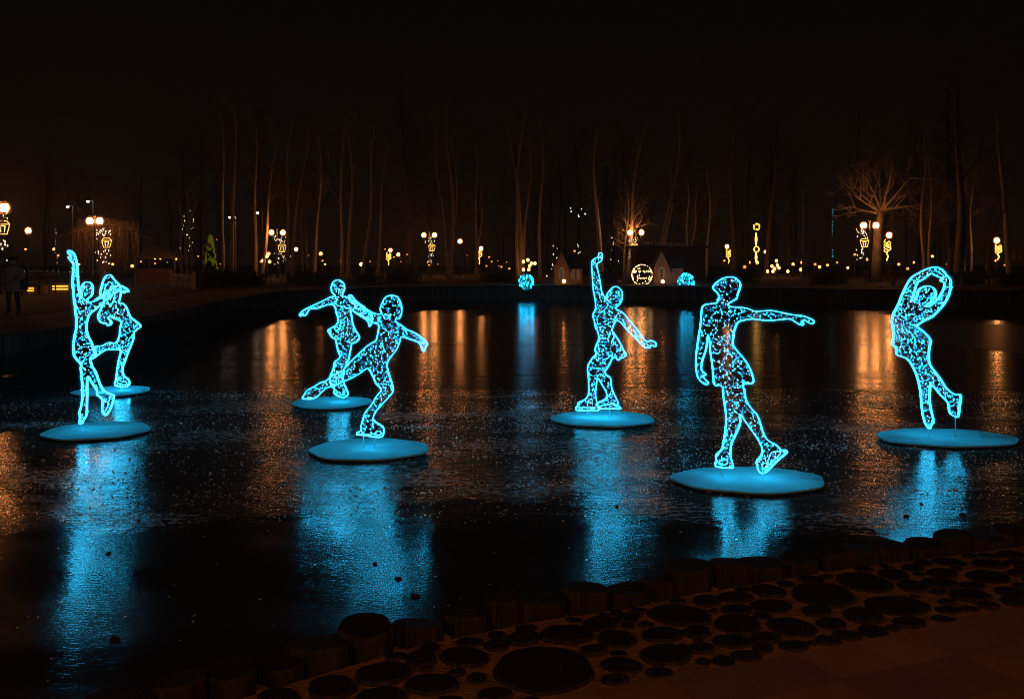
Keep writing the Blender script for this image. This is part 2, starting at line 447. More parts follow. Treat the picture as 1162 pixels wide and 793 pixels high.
while i < len(dense) - 10:
    r_ = random.uniform(.085, .125)
    p = dense[i]
    if p.x < 5.2:
        o = log_mesh(p.x + random.uniform(-.01, .01), p.y + random.uniform(-.015, .015), r_, -.3, GZ + (random.uniform(.045, .10) if p.x < 1.2 else random.uniform(.03, .085)), 'edging_log', random.uniform(0, .012))
        logs.append((o, p.x, p.y))
    i += int(r_ * 2 / .01 * 1.0) + random.randint(-1, 1)
ORD = 'first second third fourth fifth sixth seventh eighth ninth tenth eleventh twelfth thirteenth fourteenth fifteenth sixteenth seventeenth eighteenth nineteenth twentieth'.split()
def ordn(i):
    if i < 20: return ORD[i]
    t = ('twenty', 'thirty', 'forty', 'fifty', 'sixty', 'seventy')[(i + 1) // 10 - 2]; u = (i + 1) % 10
    return (t[:-1] + 'ieth') if u == 0 else t + '-' + ORD[u - 1]
vis = sorted([(-x / y, o) for o, x, y in logs if abs(x) < .505 * y], key=lambda t: t[0])
lno = {o.name: i for i, (_, o) in enumerate(vis)}
for o, x, y in logs:
    if o.name not in lno: tag(o, 'edging log of the near shore out of sight beyond the picture edge', 'log', 'upright logs edging the near shore'); continue
    tag(o, 'dark upright edging log, %s along the near-shore row from the right edge' % ordn(lno[o.name]), 'log', 'upright logs edging the near shore')
b = MB()
for q in dense[60:-10:30]: b.box((q.x, q.y, .35), (.34, .06, 1.25), math.atan2(.45, 1))
tag(b.build('retaining_boards', M['embank']), 'dark boards packed behind the near edging logs', 'boards')

SL7 = [(890, 520, 310), (960, 418, 145), (1060, 385, 110), (1140, 370, 80), (830, 430, 105), (750, 450, 80), (655, 485, 150), (525, 492, 95), (410, 535, 155), (555, 565, 155), (690, 547, 100), (258, 575, 160), (745, 594, 120), (95, 607, 130), (1110, 430, 120), (1040, 465, 78), (1125, 508, 130), (400, 604, 160), (610, 612, 90)]
SL8 = [(180, 342, 165), (45, 352, 90), (130, 397, 110), (230, 392, 75), (345, 368, 150), (258, 302, 80), (338, 290, 100), (440, 315, 120), (435, 275, 90), (590, 286, 190), (500, 375, 140), (612, 365, 85), (705, 345, 110), (800, 313, 190), (710, 250, 150), (790, 225, 90), (845, 262, 105), (845, 208, 60), (930, 222, 105), (945, 325, 85), (1010, 288, 100), (1060, 232, 120), (1065, 195, 90), (1140, 190, 70), (1150, 222, 60), (1130, 280, 85), (1062, 316, 80), (140, 455, 140), (240, 437, 105), (330, 415, 105), (425, 408, 85), (20, 415, 105), (35, 482, 110)]
sl = [(280 + x / 2.641, 560 + y / 2.641, w / 2.641) for x, y, w in SL7] + [(700 + x / 2.515, 560 + y / 2.515, w / 2.515) for x, y, w in SL8]
sl += [(1190, 640, 40), (1215, 655, 60), (1195, 668, 40), (215, 812, 60), (255, 830, 70)]
placed = []; slices = []
for j, (px, py, w) in enumerate(sl):
    Y = F * (H - GZ - .018) / (py - HY); p = W(px, py, Y); r_ = w * Y / F / 2 * 1.13
    for (qx, qy, qr) in placed:                              # keep neighbours apart
        d = math.hypot(p.x - qx, p.y - qy)
        if d < r_ + qr - .002: r_ = max(.03, min(r_, d - qr + .002))
    placed.append((p.x, p.y, r_))
    o = log_mesh(p.x, p.y, r_ * .95, GZ - .05, GZ + .018 + random.uniform(-.006, .006), 'log_slice', random.uniform(0, .004))
    if j == 0: tag(o, 'largest dark round log slice in the sandy strip, at the bottom edge of the picture', 'log slice', 'log slices set in the sandy strip')
    else: slices.append((px, py, r_, o))
# small discs fill the gaps
rs_ = random.Random(21)
for nf in range(105):
    best = None
    for _ in range(120):
        k_ = rs_.randint(2, 10); u = rs_.random(); v = rs_.uniform(.06, .95)
        a_ = Vector(NEAR[k_]).lerp(Vector(NEAR[k_ + 1]), u); b_ = Vector(B_STRIP[k_]).lerp(Vector(B_STRIP[k_ + 1]), u); q_ = a_.lerp(b_, v)
        if abs(q_.x) > .53 * q_.y: continue
        dm = min(math.hypot(q_.x - x, q_.y - y) - r for x, y, r in placed) - .002
        dm = min(dm, (b_ - q_).length, (q_ - a_).length - .015, .11)
        if best is None or dm > best[0]: best = (dm, q_.copy())
    if best is None or best[0] < .018: break
    r_, q_ = best; placed.append((q_.x, q_.y, r_))
    o = log_mesh(q_.x, q_.y, r_ * .98, GZ - .05, GZ + .016 + rs_.uniform(-.004, .005), 'log_slice', .002)
    tag(o, 'tiny dark log disc filling a gap between the larger slices', 'log slice', 'tiny log discs between the larger slices')
for i, (px, py, r_, o) in enumerate(sorted(slices, key=lambda t: t[:3])):
    big = 'medium-sized' if r_ > .085 else 'small'
    tag(o, '%s dark log slice, %s from the left, not counting tiny filler discs' % (big, ordn(i)), 'log slice', 'log slices set in the sandy strip')

# ------------------------------------------------------------------ ice chips and debris on the pond
b = MB(); rr = random.Random(3)
def shard(b, x, y, s, hgt):
    n = len(b.v); k = rr.randint(3, 5); a0 = rr.random() * 6
    for i in range(k):
        a = a0 + 2 * math.pi * i / k; q = s * rr.uniform(.5, 1.2)
        b.v.append(Vector((x + q * math.cos(a), y + q * .8 * math.sin(a), .001)))
    b.v.append(Vector((x + rr.uniform(-.3, .3) * s, y + rr.uniform(-.3, .3) * s, .001 + hgt)))
    for i in range(k): b.addf((n + i, n + (i + 1) % k, n + k))
cl = [(rr.uniform(-.52, .52), rr.uniform(10.6, 19.5), rr.uniform(.3, 1.5)) for _ in range(46)]
cnt = 0
while cnt < 9500:
    if rr.random() < .72:
        u, yc, sg = rr.choice(cl); y = rr.gauss(yc, sg * .4); x = u * yc + rr.gauss(0, sg)
    else:
        y = 5.5 + 16 * rr.random() ** 1.2; x = rr.uniform(-.54, .54) * y
        if y < 10 and rr.random() < .9: continue
    if not (5 < y < 21) or abs(x) > .56 * y: continue
    if y < 6.6 + .45 * x: continue
    s = rr.uniform(.005, .018) * (1 if rr.random() < .94 or y < 11 else 2.2)
    shard(b, x, y, s, s * rr.uniform(.2, .7)); cnt += 1
M['chip'] = mat('ice_chip', (.78, .80, .80), .3, var=.3)
tag(b.build('ice_chips', M['chip']), 'small pale chips of ice and frost scattered over the frozen pond', 'ice chips', kind='stuff')
deb = [(452, 657, .05), (470, 676, .055), (1028, 586, .05), (1092, 584, .06), (426, 640, .03), (123, 628, .035), (157, 591, .03), (130, 725, .06), (1045, 572, .025), (700, 575, .03)]
DL = ['larger clump of dead leaves in the blue reflection of the lunging man, upper of two', 'larger clump of dead leaves in the blue reflection of the lunging man, lower of two', 'left one of two dark leaf clumps in the reflection of the rightmost skater', 'right one of two dark leaf clumps in the reflection of the rightmost skater', 'small faint leaf clump high in the reflection of the lunging man', 'upper right leaf clump in the reflection of the leftmost skater', 'highest leaf clump near the reflection of the leftmost skater', 'lowest leaf clump in the reflection of the leftmost skater', 'small leaf clump just above two others in the reflection of the rightmost skater', 'small leaf clump in the reflection of the centre skater']
for j, (px, py, s) in enumerate(deb):
    p = W(px, py, F * H / (py - HY)); b = MB(); n = 7; ph = j
    for z, k in ((0.001, 1), (.012, .9), (.02, .4)):
        for i in range(n):
            a = 2 * math.pi * i / n; q = s * k * (1 + .3 * math.sin(3 * a + ph)) * .62; b.v.append(Vector((p.x + q * math.cos(a), p.y + q * math.sin(a), z)))
    for z in range(2):
        for i in range(n): b.addf((z * n + i, z * n + (i + 1) % n, (z + 1) * n + (i + 1) % n, (z + 1) * n + i))
    b.addf(tuple(2 * n + i for i in range(n)))
    tag(b.build('dead_leaf_clump', M['log_side']), DL[j], 'debris', 'dark clumps frozen onto the ice')

# ------------------------------------------------------------------ skater light sculptures
def cv(o, s, pts): return [(o[0] + x / s, o[1] + y / s) for x, y in pts]
A1 = ((70, 275), 9.917); A2 = ((70, 340), 9.917); A3 = ((80, 410), 9.917); Bc = ((100, 300), 8.53); B2 = ((100, 365), 8.53)
C1 = ((335, 310), 8.811); C2 = ((340, 380), 8.811); D1 = ((400, 325), 8.811); D2 = ((380, 405), 7.933)
E1 = ((660, 280), 7.933); E2 = ((650, 375), 7.933); E3 = ((620, 280), 3.78)
F1 = ((785, 305), 8.8125); G1 = ((845, 335), 12.91); H1 = ((785, 370), 8.8125); I1 = ((800, 450), 8.35)
J1 = ((1005, 295), 7.933); K1 = ((1005, 385), 7.21)
figA = (cv(*A1, [(135, 700), (125, 560), (114, 480), (118, 380), (122, 290), (126, 240), (95, 205), (68, 165), (97, 163), (80, 135), (62, 105), (75, 92), (105, 100), (130, 130), (148, 175), (163, 230), (172, 330), (175, 420), (180, 500), (192, 570), (206, 645), (216, 600), (214, 560), (210, 525), (225, 490), (250, 455), (290, 447), (325, 465), (342, 510), (340, 570), (320, 610), (290, 630), (280, 655), (295, 678), (330, 672), (400, 645), (480, 600), (540, 560)])
        + cv(*Bc, [(60, 345), (130, 300), (200, 250), (250, 215), (300, 205), (345, 222), (375, 245), (390, 270), (340, 255), (350, 282), (315, 265), (285, 258), (250, 270), (200, 320), (150, 360), (90, 415), (30, 465)])
        + cv(*A2, [(340, 125), (300, 180), (275, 260), (272, 340), (290, 410), (325, 480), (345, 540), (370, 610), (384, 632), (345, 665), (312, 678), (330, 730)])
        + cv(*A3, [(230, 50), (275, 120), (300, 190), (330, 270), (370, 330), (420, 360), (455, 375), (482, 385), (480, 410), (465, 470), (440, 540), (410, 595), (390, 610), (370, 590), (352, 560), (352, 500), (352, 430), (320, 400), (292, 375), (290, 330), (265, 290), (235, 245), (205, 195), (190, 165), (180, 220), (180, 330), (178, 450), (172, 600), (140, 660), (120, 705), (95, 695), (100, 640), (95, 570), (115, 500), (125, 400), (125, 300), (120, 200), (108, 80)])
        + cv(*A2, [(210, 730), (160, 670), (130, 620), (125, 520), (135, 420), (155, 330), (158, 230), (145, 130), (140, 0)]))
figA_x = [cv(*A3, [(440, 400), (430, 460), (410, 525), (388, 570)])]
figB = (cv(*Bc, [(115, 290), (112, 270), (120, 230), (135, 180), (155, 130), (180, 105), (215, 105), (250, 150), (300, 205), (311, 285), (300, 340), (295, 375), (330, 380), (365, 415), (400, 500), (430, 530), (470, 560), (507, 600), (480, 620), (445, 655)])
        + cv(*B2, [(438, 110), (430, 180), (390, 280), (350, 390), (330, 450), (340, 520), (385, 560), (397, 600), (370, 630), (300, 630), (255, 610), (265, 560), (275, 480), (290, 380), (310, 280), (240, 270), (180, 270), (130, 295), (80, 330), (15, 365), (30, 330), (70, 300), (55, 270), (70, 240), (130, 235), (190, 205), (265, 203), (300, 130), (305, 60)])
        + cv(*Bc, [(318, 560), (280, 535), (240, 520), (205, 500), (195, 530), (215, 545), (222, 570), (205, 590), (180, 590), (175, 570), (140, 570), (105, 545), (90, 500), (105, 460), (125, 420), (150, 350)]))
figB_x = [cv(*Bc, [(180, 350), (160, 290), (165, 220), (180, 195), (205, 170), (225, 185), (250, 215), (270, 250), (255, 310), (235, 370), (215, 410), (180, 350)]),
          cv(*B2, [(290, 550), (283, 585), (330, 607), (368, 605), (372, 582), (320, 575), (290, 550)])]
figC = (cv(*C1, [(400, 228), (365, 190), (358, 150), (370, 100), (410, 70), (450, 75), (485, 110), (490, 160), (475, 200), (470, 232), (520, 240), (580, 280), (640, 320), (700, 365), (745, 400), (770, 440), (765, 480), (752, 528), (735, 530), (725, 480), (660, 435), (600, 395), (548, 352), (556, 390), (562, 430), (575, 510), (605, 580), (642, 645), (600, 695), (565, 700), (560, 730)])
        + cv(*C2, [(520, 80), (505, 160), (490, 240), (455, 320), (440, 360), (435, 460), (455, 520), (478, 570), (482, 600), (440, 625), (390, 615), (340, 580), (350, 550), (325, 515), (300, 470), (305, 410), (335, 340), (350, 270), (400, 225), (375, 130), (360, 50)])
        + cv(*C1, [(405, 660), (365, 640), (340, 600), (325, 570), (375, 540), (415, 510), (428, 460), (410, 400), (395, 340), (370, 315), (310, 320), (230, 350), (150, 358), (125, 385), (105, 420), (85, 425), (75, 410), (55, 432), (38, 420), (55, 395), (90, 365), (150, 335), (230, 298), (300, 265), (350, 238)]))
figC_x = [cv(*C1, [(400, 240), (415, 270), (405, 300), (430, 325), (470, 335), (540, 350)]), cv(*C2, [(365, 575), (400, 570), (410, 595), (440, 590), (430, 565)])]
figD = (cv(*D1, [(285, 275), (275, 230), (290, 180), (320, 120), (355, 95), (400, 90), (445, 105), (475, 150), (490, 210), (488, 270), (475, 310), (455, 325), (430, 320), (435, 355), (480, 385), (540, 430), (600, 455), (660, 490), (715, 535), (752, 580), (732, 600), (722, 642), (700, 645), (690, 610), (670, 570), (640, 550), (580, 530), (490, 505), (470, 560), (440, 630), (395, 690), (360, 740)])
        + cv(*D2, [(468, 80), (490, 170), (515, 250), (522, 310), (490, 355), (430, 420), (370, 490), (345, 545), (355, 580), (400, 610), (435, 640), (437, 700), (410, 722), (350, 720), (260, 705), (200, 700), (197, 680), (235, 662), (235, 620), (250, 560), (280, 490), (330, 430), (370, 360), (415, 295), (370, 240), (340, 175), (295, 105)])
        + cv(*C2, [(600, 385), (500, 440), (420, 470), (330, 515), (280, 525), (230, 560), (170, 620), (110, 642), (60, 640), (25, 635), (50, 590), (80, 550), (150, 515), (200, 480), (270, 455), (320, 410), (380, 380), (440, 345), (500, 275), (560, 220), (620, 160), (690, 100), (758, 62)])
        + cv(*D1, [(235, 540), (250, 480), (258, 430), (255, 380), (200, 360), (140, 320), (70, 280), (0, 240)])
        + cv(*C1, [(600, 330), (560, 270), (545, 240), (530, 218), (560, 222), (590, 262), (640, 305), (700, 345)])
        + cv(*D1, [(80, 190), (150, 235), (220, 270)]))
figD_x = [cv(*D1, [(310, 300), (320, 280), (345, 278), (360, 300), (350, 325), (325, 325), (310, 300)]), cv(*D2, [(238, 664), (262, 690), (330, 695), (368, 690), (372, 668), (412, 672), (412, 698), (372, 700)])]
figE = (cv(*E1, [(130, 740), (115, 670), (103, 615), (125, 560), (122, 480), (105, 380), (98, 280), (92, 180), (95, 130), (125, 105), (155, 90), (153, 62), (180, 58), (188, 85), (175, 130), (145, 150), (138, 180), (155, 250), (170, 330), (180, 400), (205, 450), (215, 490), (225, 440), (250, 400), (285, 365), (320, 362), (355, 390), (368, 430), (360, 490), (330, 530), (305, 555)])
        + cv(*E3, [(330, 285), (355, 315), (390, 355), (425, 403), (450, 403), (470, 412), (468, 428), (450, 422), (445, 432), (425, 432), (390, 400), (350, 360), (320, 325), (300, 318), (286, 345)])
        + cv(*E2, [(355, 0), (375, 30), (410, 85), (440, 140), (465, 190), (485, 215), (460, 240), (430, 250), (405, 270), (390, 245), (355, 255), (330, 310), (290, 380), (340, 430), (350, 510), (380, 590), (405, 640), (405, 680), (430, 688), (428, 706), (340, 706), (240, 705), (225, 685), (230, 650), (275, 630), (305, 600), (300, 550), (265, 490), (230, 435), (220, 430), (215, 480), (205, 570), (218, 650), (225, 690), (235, 718), (130, 720), (45, 720), (25, 700), (45, 680), (45, 655), (90, 635), (130, 600), (145, 540), (140, 420), (135, 330), (170, 260), (215, 210), (200, 185), (210, 140), (235, 70), (222, 0)]))
figE_x = [cv(*E2, [(70, 688), (120, 692), (180, 688), (200, 700)]), cv(*E2, [(245, 678), (300, 668), (370, 655), (380, 668), (395, 680)]), cv(*E1, [(150, 590), (185, 585), (215, 560), (240, 520)])]
figF = (cv(*F1, [(275, 290), (265, 250), (235, 220), (215, 190), (240, 150), (290, 110), (340, 88), (400, 82), (450, 100), (490, 150), (485, 200), (465, 250), (450, 300), (410, 325), (370, 350), (375, 375), (440, 385)])
        + cv(*G1, [(0, 185), (60, 200), (150, 235), (250, 232), (380, 225), (480, 240), (600, 265), (720, 290), (840, 300), (920, 325), (980, 350), (1022, 380), (1005, 415), (960, 412), (900, 380), (860, 370), (853, 395), (872, 420), (860, 438), (820, 435), (760, 400), (690, 358), (630, 348), (500, 360), (380, 370), (250, 365), (130, 350), (0, 362)])
        + cv(*F1, [(470, 535), (440, 590), (420, 660), (415, 720)])
        + cv(*H1, [(425, 90), (415, 180), (450, 240), (510, 310), (560, 380), (600, 460), (622, 545), (600, 575), (520, 585), (530, 650), (545, 730)])
        + cv(*I1, [(400, 50), (440, 110), (500, 180), (530, 260), (560, 350), (600, 415), (680, 460), (735, 515), (770, 508), (782, 530), (700, 600), (620, 680), (570, 720), (530, 725), (510, 700), (495, 620), (540, 560), (545, 490), (500, 400), (430, 300), (360, 200), (332, 160), (340, 220), (330, 280), (290, 370), (255, 450), (245, 560), (260, 620), (262, 675), (130, 668), (95, 650), (115, 610), (105, 580), (120, 545), (165, 500), (185, 400), (200, 300), (203, 180), (190, 80)])
        + cv(*H1, [(320, 700), (315, 630), (285, 590), (230, 590), (220, 520), (210, 400), (190, 260), (182, 160), (175, 105), (158, 110), (155, 180), (145, 240), (115, 330), (100, 410), (105, 450), (130, 465), (147, 490), (115, 495), (125, 520), (150, 545), (170, 572), (140, 585), (90, 550), (60, 500), (45, 400), (50, 270), (70, 120), (90, 0)])
        + cv(*F1, [(100, 450), (110, 385), (140, 360), (200, 348), (250, 340)]))
figF_x = [cv(*I1, [(595, 605), (610, 570), (635, 525), (720, 522), (690, 560), (610, 640), (595, 605)]), cv(*I1, [(540, 650), (560, 630), (600, 640), (580, 670), (545, 690), (540, 650)]), cv(*I1, [(135, 598), (165, 605), (207, 595), (205, 640), (145, 635), (135, 598)])]
figJ = (cv(*J1, [(70, 740), (75, 700), (75, 640), (62, 560), (75, 490), (120, 400), (160, 300), (210, 200), (250, 150), (310, 115), (380, 80), (450, 65), (510, 85), (550, 130), (590, 180), (592, 240), (575, 320), (530, 400), (470, 470), (420, 515), (340, 555), (290, 590), (285, 600), (340, 640), (390, 690), (410, 725)])
        + cv(*K1, [(370, 40), (362, 80), (360, 150), (370, 210), (450, 320), (510, 410), (580, 455), (605, 448), (622, 470), (610, 560), (600, 630), (570, 632), (530, 600), (515, 520), (450, 450), (410, 400), (375, 370), (368, 420), (365, 500), (380, 590), (395, 660), (375, 710), (360, 732), (330, 690), (310, 620), (300, 540), (290, 430), (270, 330), (240, 250), (200, 180), (160, 150), (95, 125), (95, 80), (62, 45)]))
figJ_hole = cv(*J1, [(240, 365), (265, 290), (290, 210), (350, 170), (415, 122), (450, 140), (490, 155), (515, 165), (495, 190), (530, 200), (535, 240), (510, 300), (470, 360), (400, 415), (360, 418), (410, 380), (450, 330), (458, 290), (430, 250), (375, 235), (330, 250), (300, 280), (285, 330), (265, 365)])
figJ_x = [cv(*J1, [(450, 100), (490, 120), (525, 145), (515, 180), (500, 190), (530, 200)])]

def inside(p, poly):
    x, y = p; c = False; n = len(poly)
    for i in range(n):
        x1, y1 = poly[i]; x2, y2 = poly[(i + 1) % n]
        if (y1 > y) != (y2 > y) and x < (x2 - x1) * (y - y1) / (y2 - y1) + x1: c = not c
    return c

def skater(outline, extra, hole, plat, label, foot_px, seed, dens=1.0, edge=7):
    """outline in photo pixels; plat = (x0, x1, yc, half height) of its platform"""
    rs = random.Random(seed)
    x0, x1, yc, hh = plat
    TZ = .048
    Y = F * (H - TZ) / (yc - HY)
    c = W((x0 + x1) / 2, yc, Y)
    root = empty('skater_light_sculpture', (c.x, c.y, 0), label, 'light sculpture', 'glowing skater sculptures on the frozen pond')
    # platform: an irregular many-sided board
    rx = (x1 - x0) / 2 * Y / F; ry = min(1.1 * rx, hh * Y * Y / (F * (H - TZ)))
    rim = []
    nseg = 64
    for i in range(nseg):
        a = 2 * math.pi * i / nseg
        q = .975 + .022 * math.sin(edge * a + seed) + .02 * math.sin(3 * a + seed * 2)
        rim.append((c.x + rx * q * math.cos(a), c.y + ry * q * math.sin(a)))
    b = MB(); b.prism(rim, TZ - .02, TZ); b.build('platform', M['white_board'], root)
    b = MB(); b.prism([(c.x + (x - c.x) * .93, c.y + (y - c.y) * .93) for x, y in rim], .0, TZ - .021); b.build('platform_base', M['board_edge'], root)
    # rope light outline
    rope = MB(); halo_in = MB(); halo_out = MB(); fr = MB(); fill_rope = MB()
    pieces = [(outline, True)] + [(e, False) for e in extra] + ([(hole, True)] if hole else [])
    scl = max(1.0, Y / 13.0)
    for pl, closed in pieces:
        pts = catmull([W(x, y, Y) for x, y in pl], .0115 * scl, closed)
        main = pl is outline or pl is hole
        rr0 = (.0045 if main else .0032) * scl
        n = len(pts)
        for i in range(0, n, 2):                       # a bead, then a thinner gap
            pass
        rad = [rr0 * (1.0 if i % 2 == 0 else .62) for i in range(n)]
        rope.tube(pts, rad, 6, closed)
        if main:
            fill_rope.tube([p + Vector((0, .05, 0)) for p in pts[::2]], rr0, 5, closed)
            halo_in.tube(pts[::3], .019 * scl, 7, closed); halo_out.tube(pts[::3], .036 * scl, 8, closed)
            sp_ = pts[::4]
            fr.tube([p + Vector((0, .025, 0)) for p in sp_], .007, 5, closed)
    rope.build('rope_light', M['rope'], root, True)
    fill_rope.build('rear_rope_light', M['rope'], root, True)  # unseen rope added behind the outline to throw more light on the platform
    halo_in.build('light_sleeve', M['sleeve'], root, True); halo_out.build('outer_sleeve', M['sleeve2'], root, True)  # see-through shells that paint a blue halo along the rope
    fr.build('frame', M['steel'], root, True)
    # netting of small lights inside
    xs = [p[0] for p in outline]; ys = [p[1] for p in outline]
    area = (max(xs) - min(xs)) * (max(ys) - min(ys)) * (Y / F) ** 2
    N = int(area * 980 * dens / scl ** 1.2); P = []
    for _ in range(N):
        q = (rs.uniform(min(xs), max(xs)), rs.uniform(min(ys), max(ys)))
        if inside(q, outline) and not (hole and inside(q, hole)):
            w = W(q[0], q[1], Y)
            if any((w - o).length < .016 for o in P[-140:]): continue
            P.append(w + Vector((0, rs.uniform(-.05, .09), 0)))
    led = MB(); wire = MB()
    for i, p in enumerate(P):
        t = rs.random()
        led.cur = 0 if t < .36 else (1 if t < .76 else 2)
        d = Vector((rs.gauss(0, 1), rs.gauss(0, .5), rs.gauss(0, 1)))
        led.octa(p, (rs.uniform(.0032, .0062) if led.cur != 1 else rs.uniform(.005, .009)) * scl, d)
        near = sorted(((p - o).length, j) for j, o in enumerate(P) if j != i)[:3]
        for d_, j in near:
            if j > i and d_ < .3: wire.tube([p, (p + P[j]) / 2 + Vector((rs.uniform(-.01, .01), 0, rs.uniform(-.01, .01))), P[j]], .0019 * scl, 3)
    tag(led.build('light_netting', [M['led'], M['led_dim'], M['led_white']], root), kind='stuff')
    tag(wire.build('netting_wire', M['wire'], root), kind='stuff')
    # short steel posts between platform and feet
    for fx, fy in foot_px:
        p = W(fx, fy, Y); b = MB(); b.tube([(p.x, Y + .03, TZ), (p.x, Y + .03, p.z + .05)], .007, 8)
        b.build('support_post', M['white_board'], root)
    return root

skater(figB, figB_x, None, (85, 170, 443, 6), 'back-bending cyan light skater behind the leftmost one, arms joined overhead', [(136, 439)], 2, 1.3)
skater(figA, figA_x, None, (52, 168, 487.5, 10.5), 'leftmost cyan light skater on the front platform, one arm raised, other reaching to partner', [(91, 480)], 1, 1.3)
skater(figC, figC_x, None, (331, 423, 456, 7), 'smaller skirted cyan light skater standing behind the lunging man, arms spread', [(389, 450)], 3, 1.25)
skater(figD, figD_x, None, (350, 488, 508.5, 12.5), 'lunging cyan light skater, one knee bent, other leg stretched far to the left', [(412, 494), (425, 496)], 4, 1.05)
skater(figE, figE_x, None, (625, 744, 474, 9), 'middle cyan light skater in frilled skirt, one arm raised, both feet down', [(667, 465), (692, 463)], 5, 1.35)
skater(figF, figF_x, None, (762, 938, 543, 15), 'largest nearest cyan light skater, one arm stretched out level to the right', [(820, 530), (866, 535)], 6, .95)
skater(figJ, figJ_x, figJ_hole, (995, 1153, 495.5, 10.5), 'rightmost cyan light skater arching backwards, arms curved in a ring overhead', [(1055, 485), (1085, 472)], 8, 1.35)

# ------------------------------------------------------------------ lamps
def post(b, x, y, z0, z1, r=.05):
    b.lathe((x, y, z0), [(r * 2.6, 0), (r * 2.6, .12), (r * 1.7, .2), (r * 1.5, .7), (r, .8), (r * .8, z1 - z0)], 8)
def globe(b, p, r): b.ball(p, r, 12, 8, (1, 1, 1.1))
def double_lamp(pxa, pxb, py, label, gz=5.0, r=.20, Yf=None, mt='globe'):
    Y = Yf or F * (gz - H) / (HY - py); a = W(pxa, py, Y); c = W(pxb, py, Y); gz = a.z; mx_ = (a.x + c.x) / 2
    o = empty('street_lamp', (mx_, Y, GZ), label, 'street lamp', 'twin and single globe lamps along the far bank')
    b = MB(); post(b, mx_, Y, GZ, gz + .25); b.ball((mx_, Y, gz + .33), .1); b.build('post', M['metal'], o)
    for q in (a, c):
        b = MB(); s = 1 if q.x > mx_ else -1
        b.tube([(mx_, Y, gz - .55), (mx_ + s * abs(q.x - mx_) * .7, Y, gz - .62), (q.x, Y, gz - .42), (q.x, Y, gz - r * 1.05)], .03, 6)
        b.lathe((q.x, Y, gz - r * 1.25), [(.05, 0), (.13, .06), (.10, .1)], 8); b.build('arm', M['metal'], o)
        b = MB(); globe(b, q, r); b.build('globe', M[mt], o, True)
        b = MB(); globe(b, q, r * 1.5); b.build('shade', M['shade'], o, True)  # painted halo round the globe, not a part of the lamp
        b = MB(); b.lathe((q.x, Y, gz + r * .98), [(.12, 0), (.07, .06), (.02, .16)], 8); b.build('cap', M['metal'], o)
    return o, mx_, Y
def single_lamp(px, py, label, Y, r=.2, mt='globe', group='twin and single globe lamps along the far bank'):
    p = W(px, py, Y)
    o = empty('street_lamp', (p.x, Y, GZ), label, 'street lamp', group)
    b = MB(); post(b, p.x, Y, GZ, max(GZ + .9, p.z - r), .045); b.lathe((p.x, Y, p.z - r * 1.2), [(.05, 0), (.12, .06)], 8); b.build('post', M['metal'], o)
    b = MB(); globe(b, p, r); b.build('globe', M[mt], o, True)
    b = MB(); globe(b, p, r * 1.5); b.build('shade', M['shade'], o, True)  # painted halo shell, as on the twin lamps
    b = MB(); b.lathe((p.x, Y, p.z + r * 1.02), [(.1, 0), (.05, .06), (.015, .14)], 8); b.build('cap', M['metal'], o)
    return o
double_lamp(102, 113, 251, 'twin globe street lamp in front of the weeping willow at the left')
double_lamp(308, 321, 264, 'twin globe street lamp behind the back skater woman, left of centre')
double_lamp(481, 493, 267, 'twin globe street lamp just left of the slender forked trunks near the centre')
double_lamp(715, 728, 264, 'twin globe street lamp under the twiggy leaning tree right of the centre skater')
double_lamp(980, 994, 256, 'twin globe street lamp beside the spreading lit tree at the right')
double_lamp(-6, 5, 236, 'twin globe street lamp cut by the left edge of the picture')
for px, py, Y, r_, t in [(32, 262, 78, .2, 'single globe lamp at the far left above the standing person'),
                     (522, 274, 98, .19, 'single globe lamp right of the slender forked trunks'),
                     (546, 282, 112, .19, 'single globe lamp above the gold wheat-shaped light near the centre'),
                     (1009, 267, 80, .2, 'single globe lamp right of the spreading lit tree'),
                     (1131, 273, 84, .2, 'single globe lamp near the right edge with a reddish glow'),
                     (825, 280, 108, .19, 'single globe lamp left of the tall gold column light'),
                     (869, 286, 112, .18, 'single globe lamp right of the tall gold column light'),
                     (443, 284, 118, .19, 'single globe lamp above the gold light left of the centre twin lamp'),
                     (452, 289, 124, .18, 'small single globe lamp close to the right of another one, left of centre'),
                     (336, 283, 108, .17, 'single globe lamp right of the left-of-centre twin lamp'),
                     (410, 300, 112, .17, 'low single globe lamp between bare trunks left of the centre')]:
    single_lamp(px, py, t, Y, r_)
LM = [(14, 'the standing person'), (34, 'the far left single lamp'), (60, 'the yellow lit stall'), (107, 'the willow twin lamp'), (180, 'the market tent'), (207, 'the wrapped trunks'), (231, 'the striped candy cane'), (262, 'the first cold floodlight'), (292, 'the second cold floodlight'), (314, 'the left-of-centre twin lamp'), (357, 'the thin lone trunk'), (392, 'the trunk pair above the lunging man'), (443, 'the double gold-lit lamps'), (487, 'the centre twin lamp'), (510, 'the forked pale trunks'), (545, 'the curling gold light right of centre'), (592, 'the triple trunk'), (640, 'the green-roofed little house'), (683, "the centre skater's raised arm"), (728, 'the round gold light ball'), (778, 'the domed blue light ball'), (826, 'the gold light left of the column'), (858, 'the gold column light'), (911, 'the tall mast'), (945, 'the dotted blue string'), (981, 'the right-hand twin lamp'), (1009, 'the single lamp beside the spreading tree'), (1048, 'the pale trunk pair'), (1087, 'the thick dark trunk'), (1131, 'the right-edge single lamp')]
_used = {}
def near_label(what, px, py):
    L_ = min(LM, key=lambda t: abs(t[0] - px)); d = px - L_[0]
    side = 'level with' if abs(d) < 3 else ('left of' if d < 0 else 'right of')
    t = '%s %s %s' % (what, side, L_[1]); k = _used.get(t, 0); _used[t] = k + 1
    return t if k == 0 else '%s %s' % (('second', 'third', 'fourth', 'fifth', 'sixth', 'seventh', 'eighth', 'ninth')[k - 1], t)
